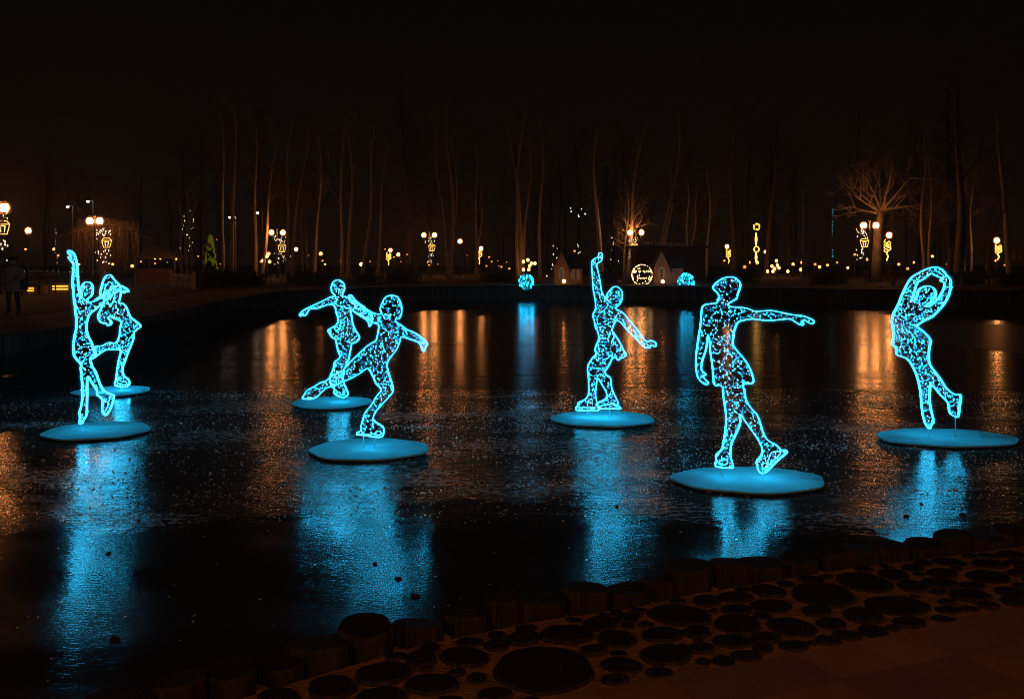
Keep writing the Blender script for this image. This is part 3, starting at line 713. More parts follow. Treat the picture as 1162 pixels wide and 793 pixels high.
small = [(970, 289), (1058, 291), (1037, 298), (925, 300), (910, 298), (909, 306), (984, 295), (1130, 296), (939, 301), (822, 296), (388, 296), (364, 288), (366, 296), (369, 300), (304, 287), (302, 292), (296, 297), (225, 291), (200, 295), (183, 292), (486, 297), (487, 301), (555, 292), (558, 297), (565, 296), (566, 302), (552, 302), (578, 305), (569, 303), (246, 272), (437, 283), (447, 292), (455, 297), (462, 289), (497, 300), (530, 290), (612, 300), (575, 298), (590, 302), (420, 297), (350, 290), (343, 296), (330, 291), (316, 299), (250, 300), (262, 299), (190, 298), (176, 299), (160, 297), (150, 302), (128, 300), (118, 305), (90, 300), (850, 298), (845, 303), (900, 300), (930, 303), (950, 298), (962, 304), (1020, 300), (1030, 305), (1075, 300), (1090, 296), (1140, 301), (1120, 302), (61, 283), (66, 290), (859, 298), (29, 283), (652, 285), (703, 320), (789, 296)]
for j, (px, py) in enumerate(small):
    Y = 86 + (j * 37 % 45)
    if py > 314: Y = 73
    single_lamp(px, py, near_label('small warm lamp', px, py), Y, random.uniform(.05, .09) if 13 < j < 49 else random.uniform(.09, .14), 'bulb_weak' if (j % 3 == 0 or 13 < j < 49) else 'globe_small', 'small warm lamps among the far trees')
# clusters of small globes
def cluster(pts, Y, label):
    c = W(sum(p[0] for p in pts) / len(pts), 300, Y)
    o = empty('globe_cluster_lamp', (c.x, Y, GZ), label, 'lamp', 'branching lamps with many small globes')
    b = MB(); post(b, c.x, Y, GZ, c.z + .2, .05); b.build('post', M['metal'], o)
    for x, y in pts:
        p = W(x, y, Y); b = MB(); b.tube([(c.x, Y, GZ + .9), ((c.x + p.x) / 2, Y, p.z - .3), (p.x, Y, p.z - .1)], .018, 5); b.build('arm', M['metal'], o)
        b = MB(); globe(b, p, .13); b.build('globe', M['globe_small'], o, True)
cluster([(594, 297), (599, 295), (603, 299), (607, 299), (601, 302), (594, 306), (600, 306)], 88, 'branching lamp with seven small globes above the left blue light ball')
cluster([(881, 296), (876, 302), (882, 301), (879, 305), (884, 304), (871, 308), (877, 308), (894, 308)], 92, 'branching lamp with eight small globes, between the gold column light and the tall mast')
cluster([(298, 296), (303, 291), (305, 288), (306, 297)], 90, 'branching lamp with four small globes beside the left-of-centre twin lamp')

# cold floodlights on tall masts
for px, py, t in [(262, 247, 'slim mast with a cold white floodlight among the left trunks'), (292, 242, 'slim mast with a cold white floodlight right of the other cold one'),
                  (77, 235, 'slim mast with a tiny cold light behind the willow'), (100, 229, 'slim mast with a tiny cold light, the highest at the left')]:
    Y = 105; p = W(px, py, Y); o = empty('floodlight_mast', (p.x, Y, GZ), t, 'mast light', 'cold lights on masts')
    b = MB(); b.tube([(p.x + .5, Y, GZ), (p.x + .5, Y, p.z + .1), (p.x + .1, Y, p.z + .12)], [.07, .05, .04], 6); b.build('mast', M['pale_metal'], o)
    b = MB(); b.box((p.x, Y - .05, p.z), (.34 if px > 200 else .14, .3, .16 if px > 200 else .12)); b.build('lamp_head', M['cold'], o)
p = W(911, 218, 60); o = empty('tall_mast', (p.x, 60, GZ), 'tall thin pale metal mast standing on the far bank, right of the big skater', 'mast')
b = MB(); b.tube([(p.x, 60, GZ), (p.x, 60, p.z)], [.07, .045], 8); b.build('pole', M['pale_metal'], o)
b = MB(); b.box((p.x, 60, p.z + .04), (.24, .12, .1)); b.tube([(p.x - .2, 60, p.z - .1), (p.x + .2, 60, p.z - .1)], .02, 5); b.build('mast_head', M['pale_metal'], o)

# ------------------------------------------------------------------ gold light decorations hung on the lamp posts
def gold_lantern(px, py, Y, s, label):
    c = W(px, py, Y); q = s * Y / F
    o = empty('lantern_light', c, label, 'light decoration', 'gold lantern-shaped light decorations')
    P = lambda x, z, dy=0: (c.x + x * q, Y + dy * q, c.z + z * q)
    b = MB(); t = max(.035, .09 * q)
    b.tube([P(-1, .55), P(1, .55), P(.62, -.85), P(-.62, -.85)], t * .6, 5, True)
    b.tube([P(-1, .55), P(-.6, 1.0), P(.6, 1.0), P(1, .55)], t * .55, 5); b.build('outline_light', M['gold'], o)
    b = MB(); b.tube([P(-.35, .3), P(-.25, -.6)], t * .5, 5); b.tube([P(.35, .3), P(.25, -.6)], t * .5, 5); b.tube([P(-.35, .3), P(.35, .3)], t * .4, 5)
    b.build('flame_light', M['gold_led'], o)
    b = MB(); rs = random.Random(int(px))
    for i in range(34):
        b.octa(Vector(P(rs.uniform(-1.1, .9) - (.9 if py < 300 else 0) * (i % 2), (1.2 + rs.random() * 2.0) if i < 20 else -1.2 - rs.random() * 3.4)), rs.uniform(.03, .05))
    b.build('fairy_lights', M['white_fairy'], o)
    b = MB(); b.tube([P(0, 1.0), P(0, 3.2), P(-1.0, 3.4)], .02, 4); b.tube([P(0, 1, .2), P(0, -4, .2)], .02, 4); b.build('bracket', M['metal'], o)
gold_lantern(121, 276, 62, 5.6, 'gold lantern-shaped light hanging under the twin lamp by the willow')
gold_lantern(320, 282, 88, 4.6, 'gold lantern-shaped light hanging under the left-of-centre twin lamp')
gold_lantern(490, 281.5, 97, 3.9, 'gold lantern-shaped light hanging under the centre twin lamp')
gold_lantern(981, 276, 70, 5.0, 'gold lantern-shaped light hanging under the twin lamp beside the spreading lit tree')
gold_lantern(3, 259, 47, 8.0, 'large gold lantern-shaped light cut by the left edge of the picture')
gold_lantern(720, 280, 88, 3.6, 'dim gold lantern-shaped light hanging under the twin lamp right of the centre skater')
def gold_wheat(px, y0, y1, Y, label):
    c = W(px, y1, Y); t = W(px, y0, Y); o = empty('wheat_light', c, label, 'light decoration', 'gold curling light decorations on poles')
    b = MB(); n = 26; h = t.z - c.z; pts = []
    for i in range(n):
        u = i / (n - 1); pts.append((c.x + math.sin(u * 13) * .22 * (1 - abs(2 * u - 1.3)) + .1 * u, Y + .1 * math.cos(u * 13), c.z + u * h))
    b.tube(pts, .045, 5)
    for i in range(7):
        z = c.z + h * (.4 + .08 * i); s = 1 if i % 2 else -1; b.tube([(c.x, Y, z), (c.x + s * .28, Y, z + .18), (c.x + s * .12, Y, z + .34)], .035, 4)
    b.build('outline_light', M['gold'], o)
    b = MB(); b.tube([(c.x, Y + .12, GZ), (c.x, Y + .12, t.z)], .03, 5); b.build('pole', M['metal'], o)
gold_wheat(1007, 274, 296, 79, 'gold curling light on the pole right of the spreading lit tree')
gold_wheat(1133, 279, 295, 83, 'gold curling light below the globe lamp near the right edge')
gold_wheat(544, 283, 300, 105, 'gold curling light below the single globe lamp right of centre trunks')
gold_wheat(441, 288, 301, 112, 'gold curling light left of the centre twin lamp')
gold_wheat(827, 284, 299, 104, 'gold curling light below the globe lamp with red halo, left of the gold column light')
# tall gold column light
Y = 88; c = W(858, 298, Y); o = empty('column_light', (c.x, Y, GZ), 'tall gold column of lights with a ball on top and a ring half way', 'light decoration')
b = MB(); b.tube([(c.x, Y + .1, GZ), (c.x, Y + .1, W(858, 260, Y).z)], .04, 6); b.build('pole', M['metal'], o)
b = MB()
for y0, y1 in ((264, 279), (286, 298)): b.tube([W(858, y0, Y), W(858, (y0 + y1) / 2, Y), W(858, y1, Y)], [.05, .13, .06], 6)
b.build('column_tube', M['gold'], o)
b = MB(); q = W(858.5, 283, Y); b.tube([q + Vector((.24 * math.cos(a * .785), 0, .24 * math.sin(a * .785))) for a in range(8)], .05, 5, True); b.build('ring_light', M['gold'], o)
b = MB(); q = W(858.5, 257.5, Y); rs = random.Random(5)
for i in range(40):
    a, z = rs.random() * 6.28, rs.uniform(-1, 1); s = math.sqrt(1 - z * z); b.octa(q + Vector((s * math.cos(a), s * math.sin(a), z)) * .3, .04)
b.build('ball_light', M['gold'], o)
# blue dotted string on a tree
def string_light(name, pts, Y, mt, r, label, grp='hanging strings of small lights', wires=True, jit=.0, n=None):
    P = [W(x, y, Y) for x, y in pts]; L = catmull(P, .28)
    o = empty(name, L[0], label, 'string lights', grp); b = MB(); w = MB()
    for i, p in enumerate(L):
        q = p + Vector((random.gauss(0, jit), random.gauss(0, jit), random.gauss(0, jit)))
        if random.random() < .85: b.octa(q, r * random.uniform(.7, 1.2))
    b.build('bulbs' if False else 'light_chain', M[mt], o)
    w.tube(L, .012, 3); w.build('cable', M['metal'], o)
string_light('string_light', [(945, 238), (945, 250), (944.5, 258), (945, 267)], 92, 'blue_led', .045, 'upper dotted blue string of lights hanging vertically right of the tall mast')
string_light('string_light', [(945, 284), (945, 290), (945, 296)], 92, 'blue_led', .06, 'lower short blue string of lights right of the tall mast')

# light balls
def light_ball(px, py, rpx, Y, mt, label, half=False, bands=False, n=170):
    c = W(px, py, Y); r = rpx * Y / F; o = empty('light_ball', c, label, 'light decoration')
    b = MB(); rs = random.Random(int(px)); fr = MB()
    for i in range(n):
        a, z = rs.random() * 6.283, rs.uniform(-.35 if half else -1, 1); s = math.sqrt(max(0, 1 - z * z))
        if bands:
            if rs.random() < .75: z = rs.choice((.35, -.3, .3)) + rs.gauss(0, .02); s = math.sqrt(1 - z * z)
            if i < n * .55:
                s, z = math.cos(a), math.sin(a); b.octa(c + Vector((s * r, rs.uniform(-.1, .1), z * r)), .038); continue
        b.cur = 0 if rs.random() < .8 else 1
        b.octa(c + Vector((s * math.cos(a), s * math.sin(a), z)) * r, .045)
    b.build('light_chain', [M[mt], M['led'] if mt == 'blue_led' else M['gold_led']], o)
    for k in range(3):
        fr.tube([c + Vector((math.cos(t * .39) * math.cos(k * 1.05), math.cos(t * .39) * math.sin(k * 1.05), math.sin(t * .39))) * r * .98 for t in range(16)], .018, 4, True)
    fr.build('frame', M['metal'], o)
    if c.z - r > GZ or Y == 64: b = MB(); b.tube([(c.x, Y, 0 if Y == 64 else GZ), (c.x, Y, c.z - r * .9)], .04, 5); b.build('stand', M['metal'], o)
light_ball(597, 320, 8.3, 64, 'blue_led', 'blue light ball at the water edge left of the little gabled house')
light_ball(778.5, 320, 9.2, 66, 'blue_led', 'domed blue light ball right of the gold light ball', half=True)
light_ball(728.5, 312, 11.5, 66, 'gold_led', 'round gold light ball ringed by bands of bulbs between the two little houses', bands=True, n=150)

# strings in trees near the houses
string_light('string_light', [(630, 275), (632, 282), (630, 288), (633, 295), (629, 302), (622, 311)], 74, 'white_fairy', .05, 'warm string of lights climbing left of the little gabled house', jit=.12)
string_light('string_light', [(656, 277), (658, 284), (654, 290), (660, 294)], 74, 'white_fairy', .045, 'warm string of lights just behind the green roof of the little gabled house', jit=.12)
string_light('string_light', [(694, 270), (695, 283), (692, 295)], 76, 'white_fairy', .04, 'sparse warm string of lights right of the raised arm of the centre skater', jit=.1)
string_light('string_light', [(700, 298), (702, 303), (696, 308), (695, 316)], 76, 'white_fairy', .045, 'short warm string of lights above the head of the centre skater', jit=.08)
string_light('string_light', [(648, 238), (656, 242), (669, 236)], 90, 'cold', .03, 'three faint cold sparks of light high in the dark trees above the little house', jit=.3)
string_light('string_light', [(108, 262), (111, 275), (110, 288), (111, 297)], 63, 'white_fairy', .045, 'warm string of lights wound down the post of the lamp by the willow', jit=.12)
string_light('string_light', [(208, 245), (209, 262), (206, 285)], 80, 'white_fairy', .032, 'faint string of lights on the leftmost of the three wrapped trunks', jit=.12)
string_light('string_light', [(218, 243), (217, 262), (214, 290)], 80, 'white_fairy', .032, 'faint string of lights on the rightmost of the three wrapped trunks', jit=.12)
string_light('string_light', [(64, 260), (63, 285), (64, 300)], 70, 'white_fairy', .025, 'thin faint string of lights hanging left of the leftmost skater', jit=.06)
string_light('string_light', [(28, 308), (45, 307.5), (62, 308), (80, 308.5), (104, 308), (122, 308.5)], 50, 'white_fairy', .016, 'long level string of dim lights behind the leftmost skater')

# ------------------------------------------------------------------ little houses
def arch_pts(w, h, n=7):
    pts = [(-w / 2, 0), (w / 2, 0)]
    for i in range(n + 1):
        a = math.pi * i / n; pts.append((w / 2 * math.cos(a), h - w / 2 + w / 2 * math.sin(a) * 1.25))
    return pts
def arched_window(parent, cx, y, z, w, h, rz=0):
    b = MB(); T = Matrix.Translation((cx, y, z)) @ Matrix.Rotation(rz, 4, 'Z') @ Matrix.Rotation(R(90), 4, 'X')
    b.prism(arch_pts(w, h), 0, .03, T); o = b.build('window', M['window_glow'], parent)
    f = MB(); pts = arch_pts(w, h); f.tube([T @ Vector((x, y_, .03)) for x, y_ in pts], .045, 5, True); fo = f.build('window_frame', M['white_paint'], parent)
def cottage(px0, px1, pyb, pyr, Y, label, roof, nwin):
    a = W(px0, pyb, Y); c = W(px1, pyb, Y); w = c.x - a.x; top = W(px0, pyr, Y).z; hz = GZ + (top - GZ) * .48
    g = a.x + w * .52; D = 1.8
    o = empty('little_house', ((a.x + c.x) / 2, Y, GZ), label, 'house')
    m_ = (a.x + g) / 2
    b = MB()                                             # gabled front block and a lower wing at its right
    n = len(b.v); fr = [(a.x, GZ), (g, GZ), (g, hz), (m_, top), (a.x, hz)]
    for yy in (Y, Y + D): b.v += [Vector((x, yy, z)) for x, z in fr]
    b.addf((0, 1, 2, 3, 4)); b.addf((9, 8, 7, 6, 5)); b.addf((0, 5, 6, 1)); b.addf((1, 6, 7, 2)); b.addf((4, 9, 5, 0)); b.addf((2, 7, 8, 3)); b.addf((3, 8, 9, 4))
    b.box(((g + c.x) / 2 + .01, Y + D / 2, (GZ + hz) / 2), (c.x - g - .02, D * .8, hz - GZ)); b.build('wall', M['planks'], o)
    b = MB(); ov = .14
    for s in (-1, 1):
        e = a.x - ov if s < 0 else g + ov; zz = hz - ov * (top - hz) / (m_ - a.x)
        b.poly([(m_, Y - .15, top + .04), (e, Y - .15, zz), (e, Y + D + .1, zz), (m_, Y + D + .1, top + .04)])
        b.poly([(m_, Y - .15, top + .12), (m_, Y + D + .1, top + .12), (e, Y + D + .1, zz + .08), (e, Y - .15, zz + .08)])
        b.poly([(m_, Y - .15, top + .04), (m_, Y - .15, top + .12), (e, Y - .15, zz + .08), (e, Y - .15, zz)])
    b.v += []; zr = hz + (top - hz) * .75
    b.poly([(g - .1, Y + D / 2, zr), (c.x + .12, Y + D / 2, zr), (c.x + .12, Y - .05, hz - .03), (g + .05, Y - .05, hz - .03)])
    b.poly([(g - .1, Y + D / 2, zr), (g + .05, Y + D, hz - .03), (c.x + .12, Y + D, hz - .03), (c.x + .12, Y + D / 2, zr)])
    b.poly([(c.x + .11, Y + D / 2, zr), (c.x + .11, Y + D, hz - .03), (c.x + .11, Y - .05, hz - .03)])
    b.build('roof', roof, o)
    arched_window(o, m_ - .02, Y - .01, GZ + .28, w * .16, (hz - GZ) * .72)
    if nwin > 1:
        for k in (0, 1): arched_window(o, g + (c.x - g) * (.3 + .42 * k), Y + D * .1 - .02, GZ + .28, w * .09, (hz - GZ) * .6)
    return o
cottage(629, 661, 322, 286, 70, 'little gabled wooden house with a green roof and arched windows, left of the centre skater', M['roof_green'], 3)
cottage(742, 776, 321, 285, 69, 'little dark wooden house with one arched window right of the gold light ball', M['roof_dark'], 1)
for px, Yh in ((640, 68.2), (752, 67.3)):  # made-up fill lamps, added to brighten the house fronts
    p = W(px, 0, Yh); p.z = GZ; o = empty('ground_lamp', p, 'small warm ground lamp lighting the front of the ' + ('green-roofed' if px == 640 else 'dark-roofed') + ' little house', 'lamp')
    b = MB(); b.lathe(p, [(.14, 0), (.16, .06), (.10, .09)], 8); b.build('housing', M['metal'], o)
    b = MB(); b.ball(p + Vector((0, 0, .16)), .11, 8, 5); b.build('bulb', M['globe'], o)
# dark pavilion behind
Y = 82; a = W(722, 318, Y); c = W(800, 318, Y); o = empty('pavilion', ((a.x + c.x) / 2, Y, GZ), 'dark flat-roofed park pavilion with pale icicle trim behind the little dark house', 'pavilion')
z1 = W(0, 282, Y).z; b = MB(); b.box(((a.x + c.x) / 2, Y + 2, (GZ + z1) / 2), (c.x - a.x, 4, z1 - GZ)); b.build('wall', M['roof_dark'], o)
b = MB(); b.box(((a.x + c.x) / 2, Y + 1.9, z1 + .12), (c.x - a.x + .8, 4.8, .2)); b.build('roof', M['roof_dark'], o)
b = MB()
for x0, x1, yy in ((733, 741, 274), (744, 748, 274), (756, 776, 276), (756, 774, 291)):
    p = W(x0, yy, Y - .2); q = W(x1, yy, Y - .2); k = int((q.x - p.x) / .22)
    for i in range(k + 1):
        x = p.x + i * .22; b.box((x, Y - .25, p.z - random.uniform(.03, .14)), (.07, .05, random.uniform(.1, .32)))
    b.box(((p.x + q.x) / 2, Y - .22, p.z - .22), (q.x - p.x, .05, .06))
b.build('icicle_trim', M['white_paint'], o)
b = MB(); b.box(((a.x + c.x) / 2, Y - .2, W(0, 278, Y).z - .35), (.05, .05, .9)); b.build('trim_post', M['metal'], o)

# ------------------------------------------------------------------ trees
def branch(b, p, d, ln, r0, depth, rs, droop=0, curl=.25, nb=4, twr=.006, sides=3):
    n = 5; pts = [p.copy()]; rads = [r0]; q = p.copy(); dd = d.normalized()
    for i in range(n):
        dd = (dd + Vector((rs.gauss(0, curl), rs.gauss(0, curl), rs.gauss(0, curl) * .6 + .06 - droop)) * .35).normalized()
        q = q + dd * ln / n; pts.append(q.copy()); rads.append(max(twr, r0 * (1 - .8 * (i + 1) / n)))
    b.tube(pts, rads, sides)
    if depth > 0:
        for k in range(nb):
            t = rs.uniform(.25, .98); i = min(n - 1, int(t * n)); s = pts[i].lerp(pts[i + 1], t * n - i)
            ax = (pts[i + 1] - pts[i]).normalized(); u = ax.orthogonal().normalized(); u.rotate(Matrix.Rotation(rs.random() * 6.283, 3, ax))
            nd = (ax * rs.uniform(.6, 1.1) + u * rs.uniform(.5, 1.0)).normalized()
            branch(b, s, nd, ln * rs.uniform(.4, .65), max(twr, r0 * .45), depth - 1, rs, droop, curl, nb, twr, sides)

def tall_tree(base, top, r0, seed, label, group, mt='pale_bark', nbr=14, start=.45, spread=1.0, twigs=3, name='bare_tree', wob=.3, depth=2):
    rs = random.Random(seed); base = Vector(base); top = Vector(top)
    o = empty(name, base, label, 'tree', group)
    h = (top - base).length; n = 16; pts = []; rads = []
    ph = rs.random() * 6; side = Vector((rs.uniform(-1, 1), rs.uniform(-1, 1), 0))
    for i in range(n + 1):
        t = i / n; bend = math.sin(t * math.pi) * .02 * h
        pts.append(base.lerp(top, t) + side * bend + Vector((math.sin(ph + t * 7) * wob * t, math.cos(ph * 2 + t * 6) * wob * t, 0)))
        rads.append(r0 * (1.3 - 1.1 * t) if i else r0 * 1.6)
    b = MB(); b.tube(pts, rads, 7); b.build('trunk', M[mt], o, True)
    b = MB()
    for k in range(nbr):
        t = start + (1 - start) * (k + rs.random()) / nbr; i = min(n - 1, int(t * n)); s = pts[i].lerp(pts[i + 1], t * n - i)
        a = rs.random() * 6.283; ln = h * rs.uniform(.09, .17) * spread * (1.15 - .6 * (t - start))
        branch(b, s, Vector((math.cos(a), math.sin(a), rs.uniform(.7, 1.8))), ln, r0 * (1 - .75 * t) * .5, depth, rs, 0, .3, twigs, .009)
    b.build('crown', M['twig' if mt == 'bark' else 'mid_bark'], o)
    return o

TG = 'bare trees lit by the lamps behind the far bank'
def tt(x0, x1, yt, Y, r, seed, label, **k):
    gx = W(x0, 0, Y).x; t = W(x1, yt, Y)
    tall_tree((gx, Y, GZ - .1), t, r, seed, label, TG, **k)
tt(253, 250, 120, 88, .14, 11, 'leftmost slender trunk of the tall clump left of the cold floodlight')
tt(262, 265, 110, 86, .18, 12, 'tallest slender trunk of the clump at the first cold floodlight, with spreading twigs', start=.3)
tt(290, 288, 140, 92, .14, 13, 'slender trunk just left of the second cold floodlight')
tt(297, 312, 150, 90, .13, 14, 'slender trunk leaning right beside the second cold floodlight')
tt(326, 334, 130, 84, .13, 15, 'slender trunk just right of the left-of-centre twin lamp')
tt(329, 349, 140, 85, .12, 16, 'slender trunk leaning right, right of the left-of-centre twin lamp')
tt(357, 362, 150, 95, .11, 17, 'thin lone trunk above the back skater woman')
tt(388, 387, 130, 90, .14, 18, 'left trunk of the pair above the raised head of the lunging man')
tt(395, 396, 130, 90, .17, 19, 'right trunk of the pair above the raised head of the lunging man')
tt(411, 427, 140, 88, .15, 20, 'slender trunk leaning right above the lunging man')
tt(428, 437, 150, 92, .11, 21, 'thinnest leaning trunk left of the centre twin lamp')
tt(509, 497, 140, 88, .14, 22, 'left-leaning stem of the forked pale trunks right of the centre twin lamp')
tt(510, 507, 120, 88.4, .17, 23, 'upright stem of the forked pale trunks right of the centre twin lamp')
tt(512, 516, 150, 89, .09, 24, 'thin right stem of the forked pale trunks right of the centre twin lamp')
tt(541, 535, 150, 92, .12, 25, 'slender trunk above the gold curling light near the centre')
tt(540, 551, 200, 93, .11, 26, 'short leaning trunk above the gold curling light near the centre', start=.3)
tt(588, 579, 140, 90, .14, 27, 'left stem of the tall triple trunk above the left blue light ball')
tt(592, 593, 120, 90.5, .18, 28, 'middle stem of the tall triple trunk above the left blue light ball')
tt(594, 603, 150, 91, .13, 29, 'right stem of the tall triple trunk above the left blue light ball')
tt(613, 616, 130, 94, .13, 30, 'lone slender trunk between the triple trunk and the little gabled house')
tt(683, 676, 140, 90, .19, 31, 'dark slender trunk behind the raised arm of the centre skater')
tt(712, 730, 140, 90, .16, 32, 'twiggy leaning tree growing behind the right-of-centre twin lamp', start=.18, nbr=26, depth=2)
tt(708, 712, 200, 90.5, .10, 33, 'short twiggy tree just left of the leaning tree at the right-of-centre twin lamp', start=.2, nbr=20)
tt(745, 775, 130, 85, .14, 34, 'pale trunk leaning right above the little dark house')
tt(749, 764, 190, 85.5, .10, 35, 'second thinner pale trunk leaning above the little dark house')
tt(782, 776, 200, 88, .10, 36, 'thin bare tree with open branches behind the domed blue light ball', start=.3)
tt(780, 795, 215, 89, .10, 37, 'thin bare tree leaning right behind the domed blue light ball', start=.3)
tt(802, 806, 190, 92, .10, 38, 'thin trunk between the domed blue light ball and the gold column light')
tt(832, 830, 130, 100, .2, 39, 'thick dark trunk left of the gold column light', mt='bark')
tt(868, 876, 150, 96, .18, 40, 'dark forked tree right of the gold column light', mt='bark', start=.35)
tt(1049, 1046, 150, 82, .11, 41, 'left pale trunk of the pair right of the spreading lit tree')
tt(1055, 1058, 170, 82, .10, 42, 'right pale trunk of the pair right of the spreading lit tree')
tt(1087, 1086, 90, 70, .30, 43, 'thick dark trunk above the rightmost skater', mt='bark')
tt(1095, 1091, 170, 86, .09, 44, 'thin left trunk between the thick dark trunk and the right-edge lamp')
tt(1101, 1104, 170, 86, .09, 45, 'thin right trunk between the thick dark trunk and the right-edge lamp')
tt(1146, 1132, 120, 80, .19, 46, 'reddish leaning trunk beside the lamp near the right edge', start=.3)
tt(344, 341, 200, 100, .09, 47, 'thin dark trunk behind the lamps, left of the back skater woman', mt='bark')
tt(207, 204, 230, 81, .10, 48, 'left of the three light-wrapped trunks left of the cold floodlights', start=.4)
tt(217, 219, 225, 81, .10, 49, 'right of the three light-wrapped trunks left of the cold floodlights', start=.4)
tt(212, 212, 215, 82, .10, 50, 'middle of the three light-wrapped trunks left of the cold floodlights', start=.4)

# the spreading lit tree at the right
def spreading(px, Y, seed):
    rs = random.Random(seed); base = W(px, 0, Y); base.z = GZ - .1
    o = empty('spreading_tree', base, 'broad bare tree with spreading pale branches lit by the twin lamp at the right', 'tree')
    f = W(1000, 240, Y); b = MB()
    b.tube([base, base + Vector((.05, 0, 1.5)), W(996, 262, Y), f], [.42, .34, .28, .22], 9); b.build('trunk', M['mid_bark'], o, True)
    b = MB()
    for tx, ty, dy in [(976, 200, -.5), (984, 195, .6), (1000, 190, 0), (1013, 198, .8), (1024, 206, -.8), (1036, 222, .5), (966, 214, .4), (958, 226, -.6), (1046, 236, -.2), (970, 238, .7), (1030, 240, .9), (990, 192, -1)]:
        t = W(tx, ty, Y); t.y += dy * 2.4; s = f + Vector((0, 0, rs.uniform(-.5, .1))); d = t - s
        branch(b, s, d + Vector((0, 0, .3)), d.length * 1.0, .12, 4, rs, .01, .22, 3, .010)
    b.build('crown', M['mid_bark'], o)
spreading(994, 73, 77)
# dense fine-twigged trees right of it
for px, ty, Y, sd, t in [(1048, 205, 90, 81, 'brushy tree with fine brown twigs behind the pair of pale trunks'), (1075, 215, 92, 82, 'brushy brown tree behind the thick dark trunk'), (1120, 225, 95, 83, 'brushy tree between the thick dark trunk and the right-edge lamp')]:
    tall_tree((W(px, 0, Y).x, Y, GZ), W(px + 3, ty, Y), .16, sd, t, TG, nbr=34, start=.25, spread=1.8, twigs=4, depth=2, mt='bark')
# willow
rs = random.Random(9); Y = 66; base = W(118, 0, Y); base.z = GZ
o = empty('weeping_willow', base, 'broad weeping willow with long hanging twigs around the twin lamp at the left', 'tree')
f = base + Vector((0, 0, 2.6)); b = MB(); b.tube([base, base + Vector((.1, 0, 1.4)), f], [.45, .36, .28], 9); b.build('trunk', M['bark'], o, True)
b = MB()
for k in range(30):
    a = k * 2.4; rad = rs.uniform(.6, 3.1); hz = 2.6 * math.sqrt(max(.05, 1 - (rad / 3.4) ** 2)) * rs.uniform(.75, 1)
    e = f + Vector((math.cos(a) * rad, math.sin(a) * rad * .8, hz - .7)); m1 = f.lerp(e, .5) + Vector((0, 0, .7)); b.tube([f, m1, e], [.10, .05, .02], 4)
    for j in range(9):
        s = m1.lerp(e, rs.uniform(.2, 1)); ln = rs.uniform(1.2, 3.6); q = s + Vector((rs.gauss(0, .3), rs.gauss(0, .3), .2)); ln = min(ln, q.z - GZ - .3)
        b.tube([s, q, q + Vector((rs.gauss(0, .10), rs.gauss(0, .1), -ln * .5)), q + Vector((rs.gauss(0, .16), rs.gauss(0, .16), -ln))], [.014, .011, .009, .006], 3)
b.build('crown', M['bark'], o)

# dark wood further back: prototypes copied
protos = []
for k in range(6):
    rs = random.Random(100 + k); hgt = rs.uniform(15, 22)
    o = tall_tree((0, 0, 0), (rs.uniform(-1, 1), rs.uniform(-1, 1), hgt), rs.uniform(.13, .22), 200 + k, None, None, mt='bark', nbr=20, start=.4, twigs=4, depth=2, name='woodland_tree')
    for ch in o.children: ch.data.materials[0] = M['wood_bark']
    protos.append(o)
rs = random.Random(55)
WL = 'tall bare woodland tree standing in the dark wood behind the lamps'
def place(o, x, y):
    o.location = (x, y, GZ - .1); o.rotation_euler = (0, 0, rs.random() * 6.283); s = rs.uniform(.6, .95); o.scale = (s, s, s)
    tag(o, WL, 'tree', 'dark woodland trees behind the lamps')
spots = []
cents = [(rs.uniform(-.55, .55), rs.uniform(98, 160)) for _ in range(17)]
while len(spots) < 64:
    u, yc = rs.choice(cents); y = max(96, rs.gauss(yc, 8)); x = u * yc + rs.gauss(0, 4.5)
    if abs(x) < .56 * y and all((x - a) ** 2 + (y - c) ** 2 > 3 for a, c in spots): spots.append((x, y))
for i, (x, y) in enumerate(spots):
    if i < 6: place(protos[i], x, y); continue
    src = protos[i % 6]; c = src.copy(); col.objects.link(c)
    for ch in src.children:
        d = ch.copy(); col.objects.link(d); d.parent = c
    place(c, x, y)

# a branch reaching in at the upper left
o = tall_tree((-27, 42, GZ), (-26, 43, 16), .3, 301, 'near bare tree just outside the left edge with one branch reaching into the picture', TG, mt='bark', nbr=14, start=.4, spread=1.6, depth=2)

# low shrubs on the far bank
def shrub(px, Y, w, h, seed, label):
    rs = random.Random(seed); c = W(px, 0, Y); c.z = GZ; o = empty('shrub', c, label, 'shrub', 'low dark shrubs on the far bank'); b = MB()
    for i in range(int(90 * w)):
        a = rs.random() * 6.283; s = Vector((rs.gauss(0, w * .25), rs.gauss(0, .3), 0)); d = Vector((math.cos(a) * .4, math.sin(a) * .4, 1)); e = s + d * h * rs.uniform(.5, 1)
        b.tube([c + s, c + e], [.02, .008], 3)
        for j in range(4):
            q = c + s.lerp(e, rs.uniform(.35, 1)); r_ = rs.uniform(.04, .09); u = Vector((rs.gauss(0, 1), rs.gauss(0, 1), rs.gauss(0, 1))).normalized(); v = u.orthogonal().normalized()
            b.poly([q, q + (u + v * .5) * r_, q + u * 2 * r_, q + (u - v * .5) * r_])
    b.build('foliage', M['shrub'], o)
for k, (px, Y, w, h) in enumerate([(238, 60, 1.8, 1.3), (262, 62, 2.0, 1.1), (285, 64, 1.6, .9), (345, 68, 2.4, .9), (372, 70, 2, .8), (455, 73, 2.6, 1.0), (415, 72, 2, .8), (566, 76, 2.4, .7), (690, 72, 1.6, .9), (820, 72, 2.6, 1.0), (845, 74, 2, .9), (940, 66, 2.2, .8), (1100, 66, 2.4, .9), (1150, 66, 2, .8)]):
    shrub(px, Y, w, h, 400 + k, near_label('low dark leafless shrub', px, 320))

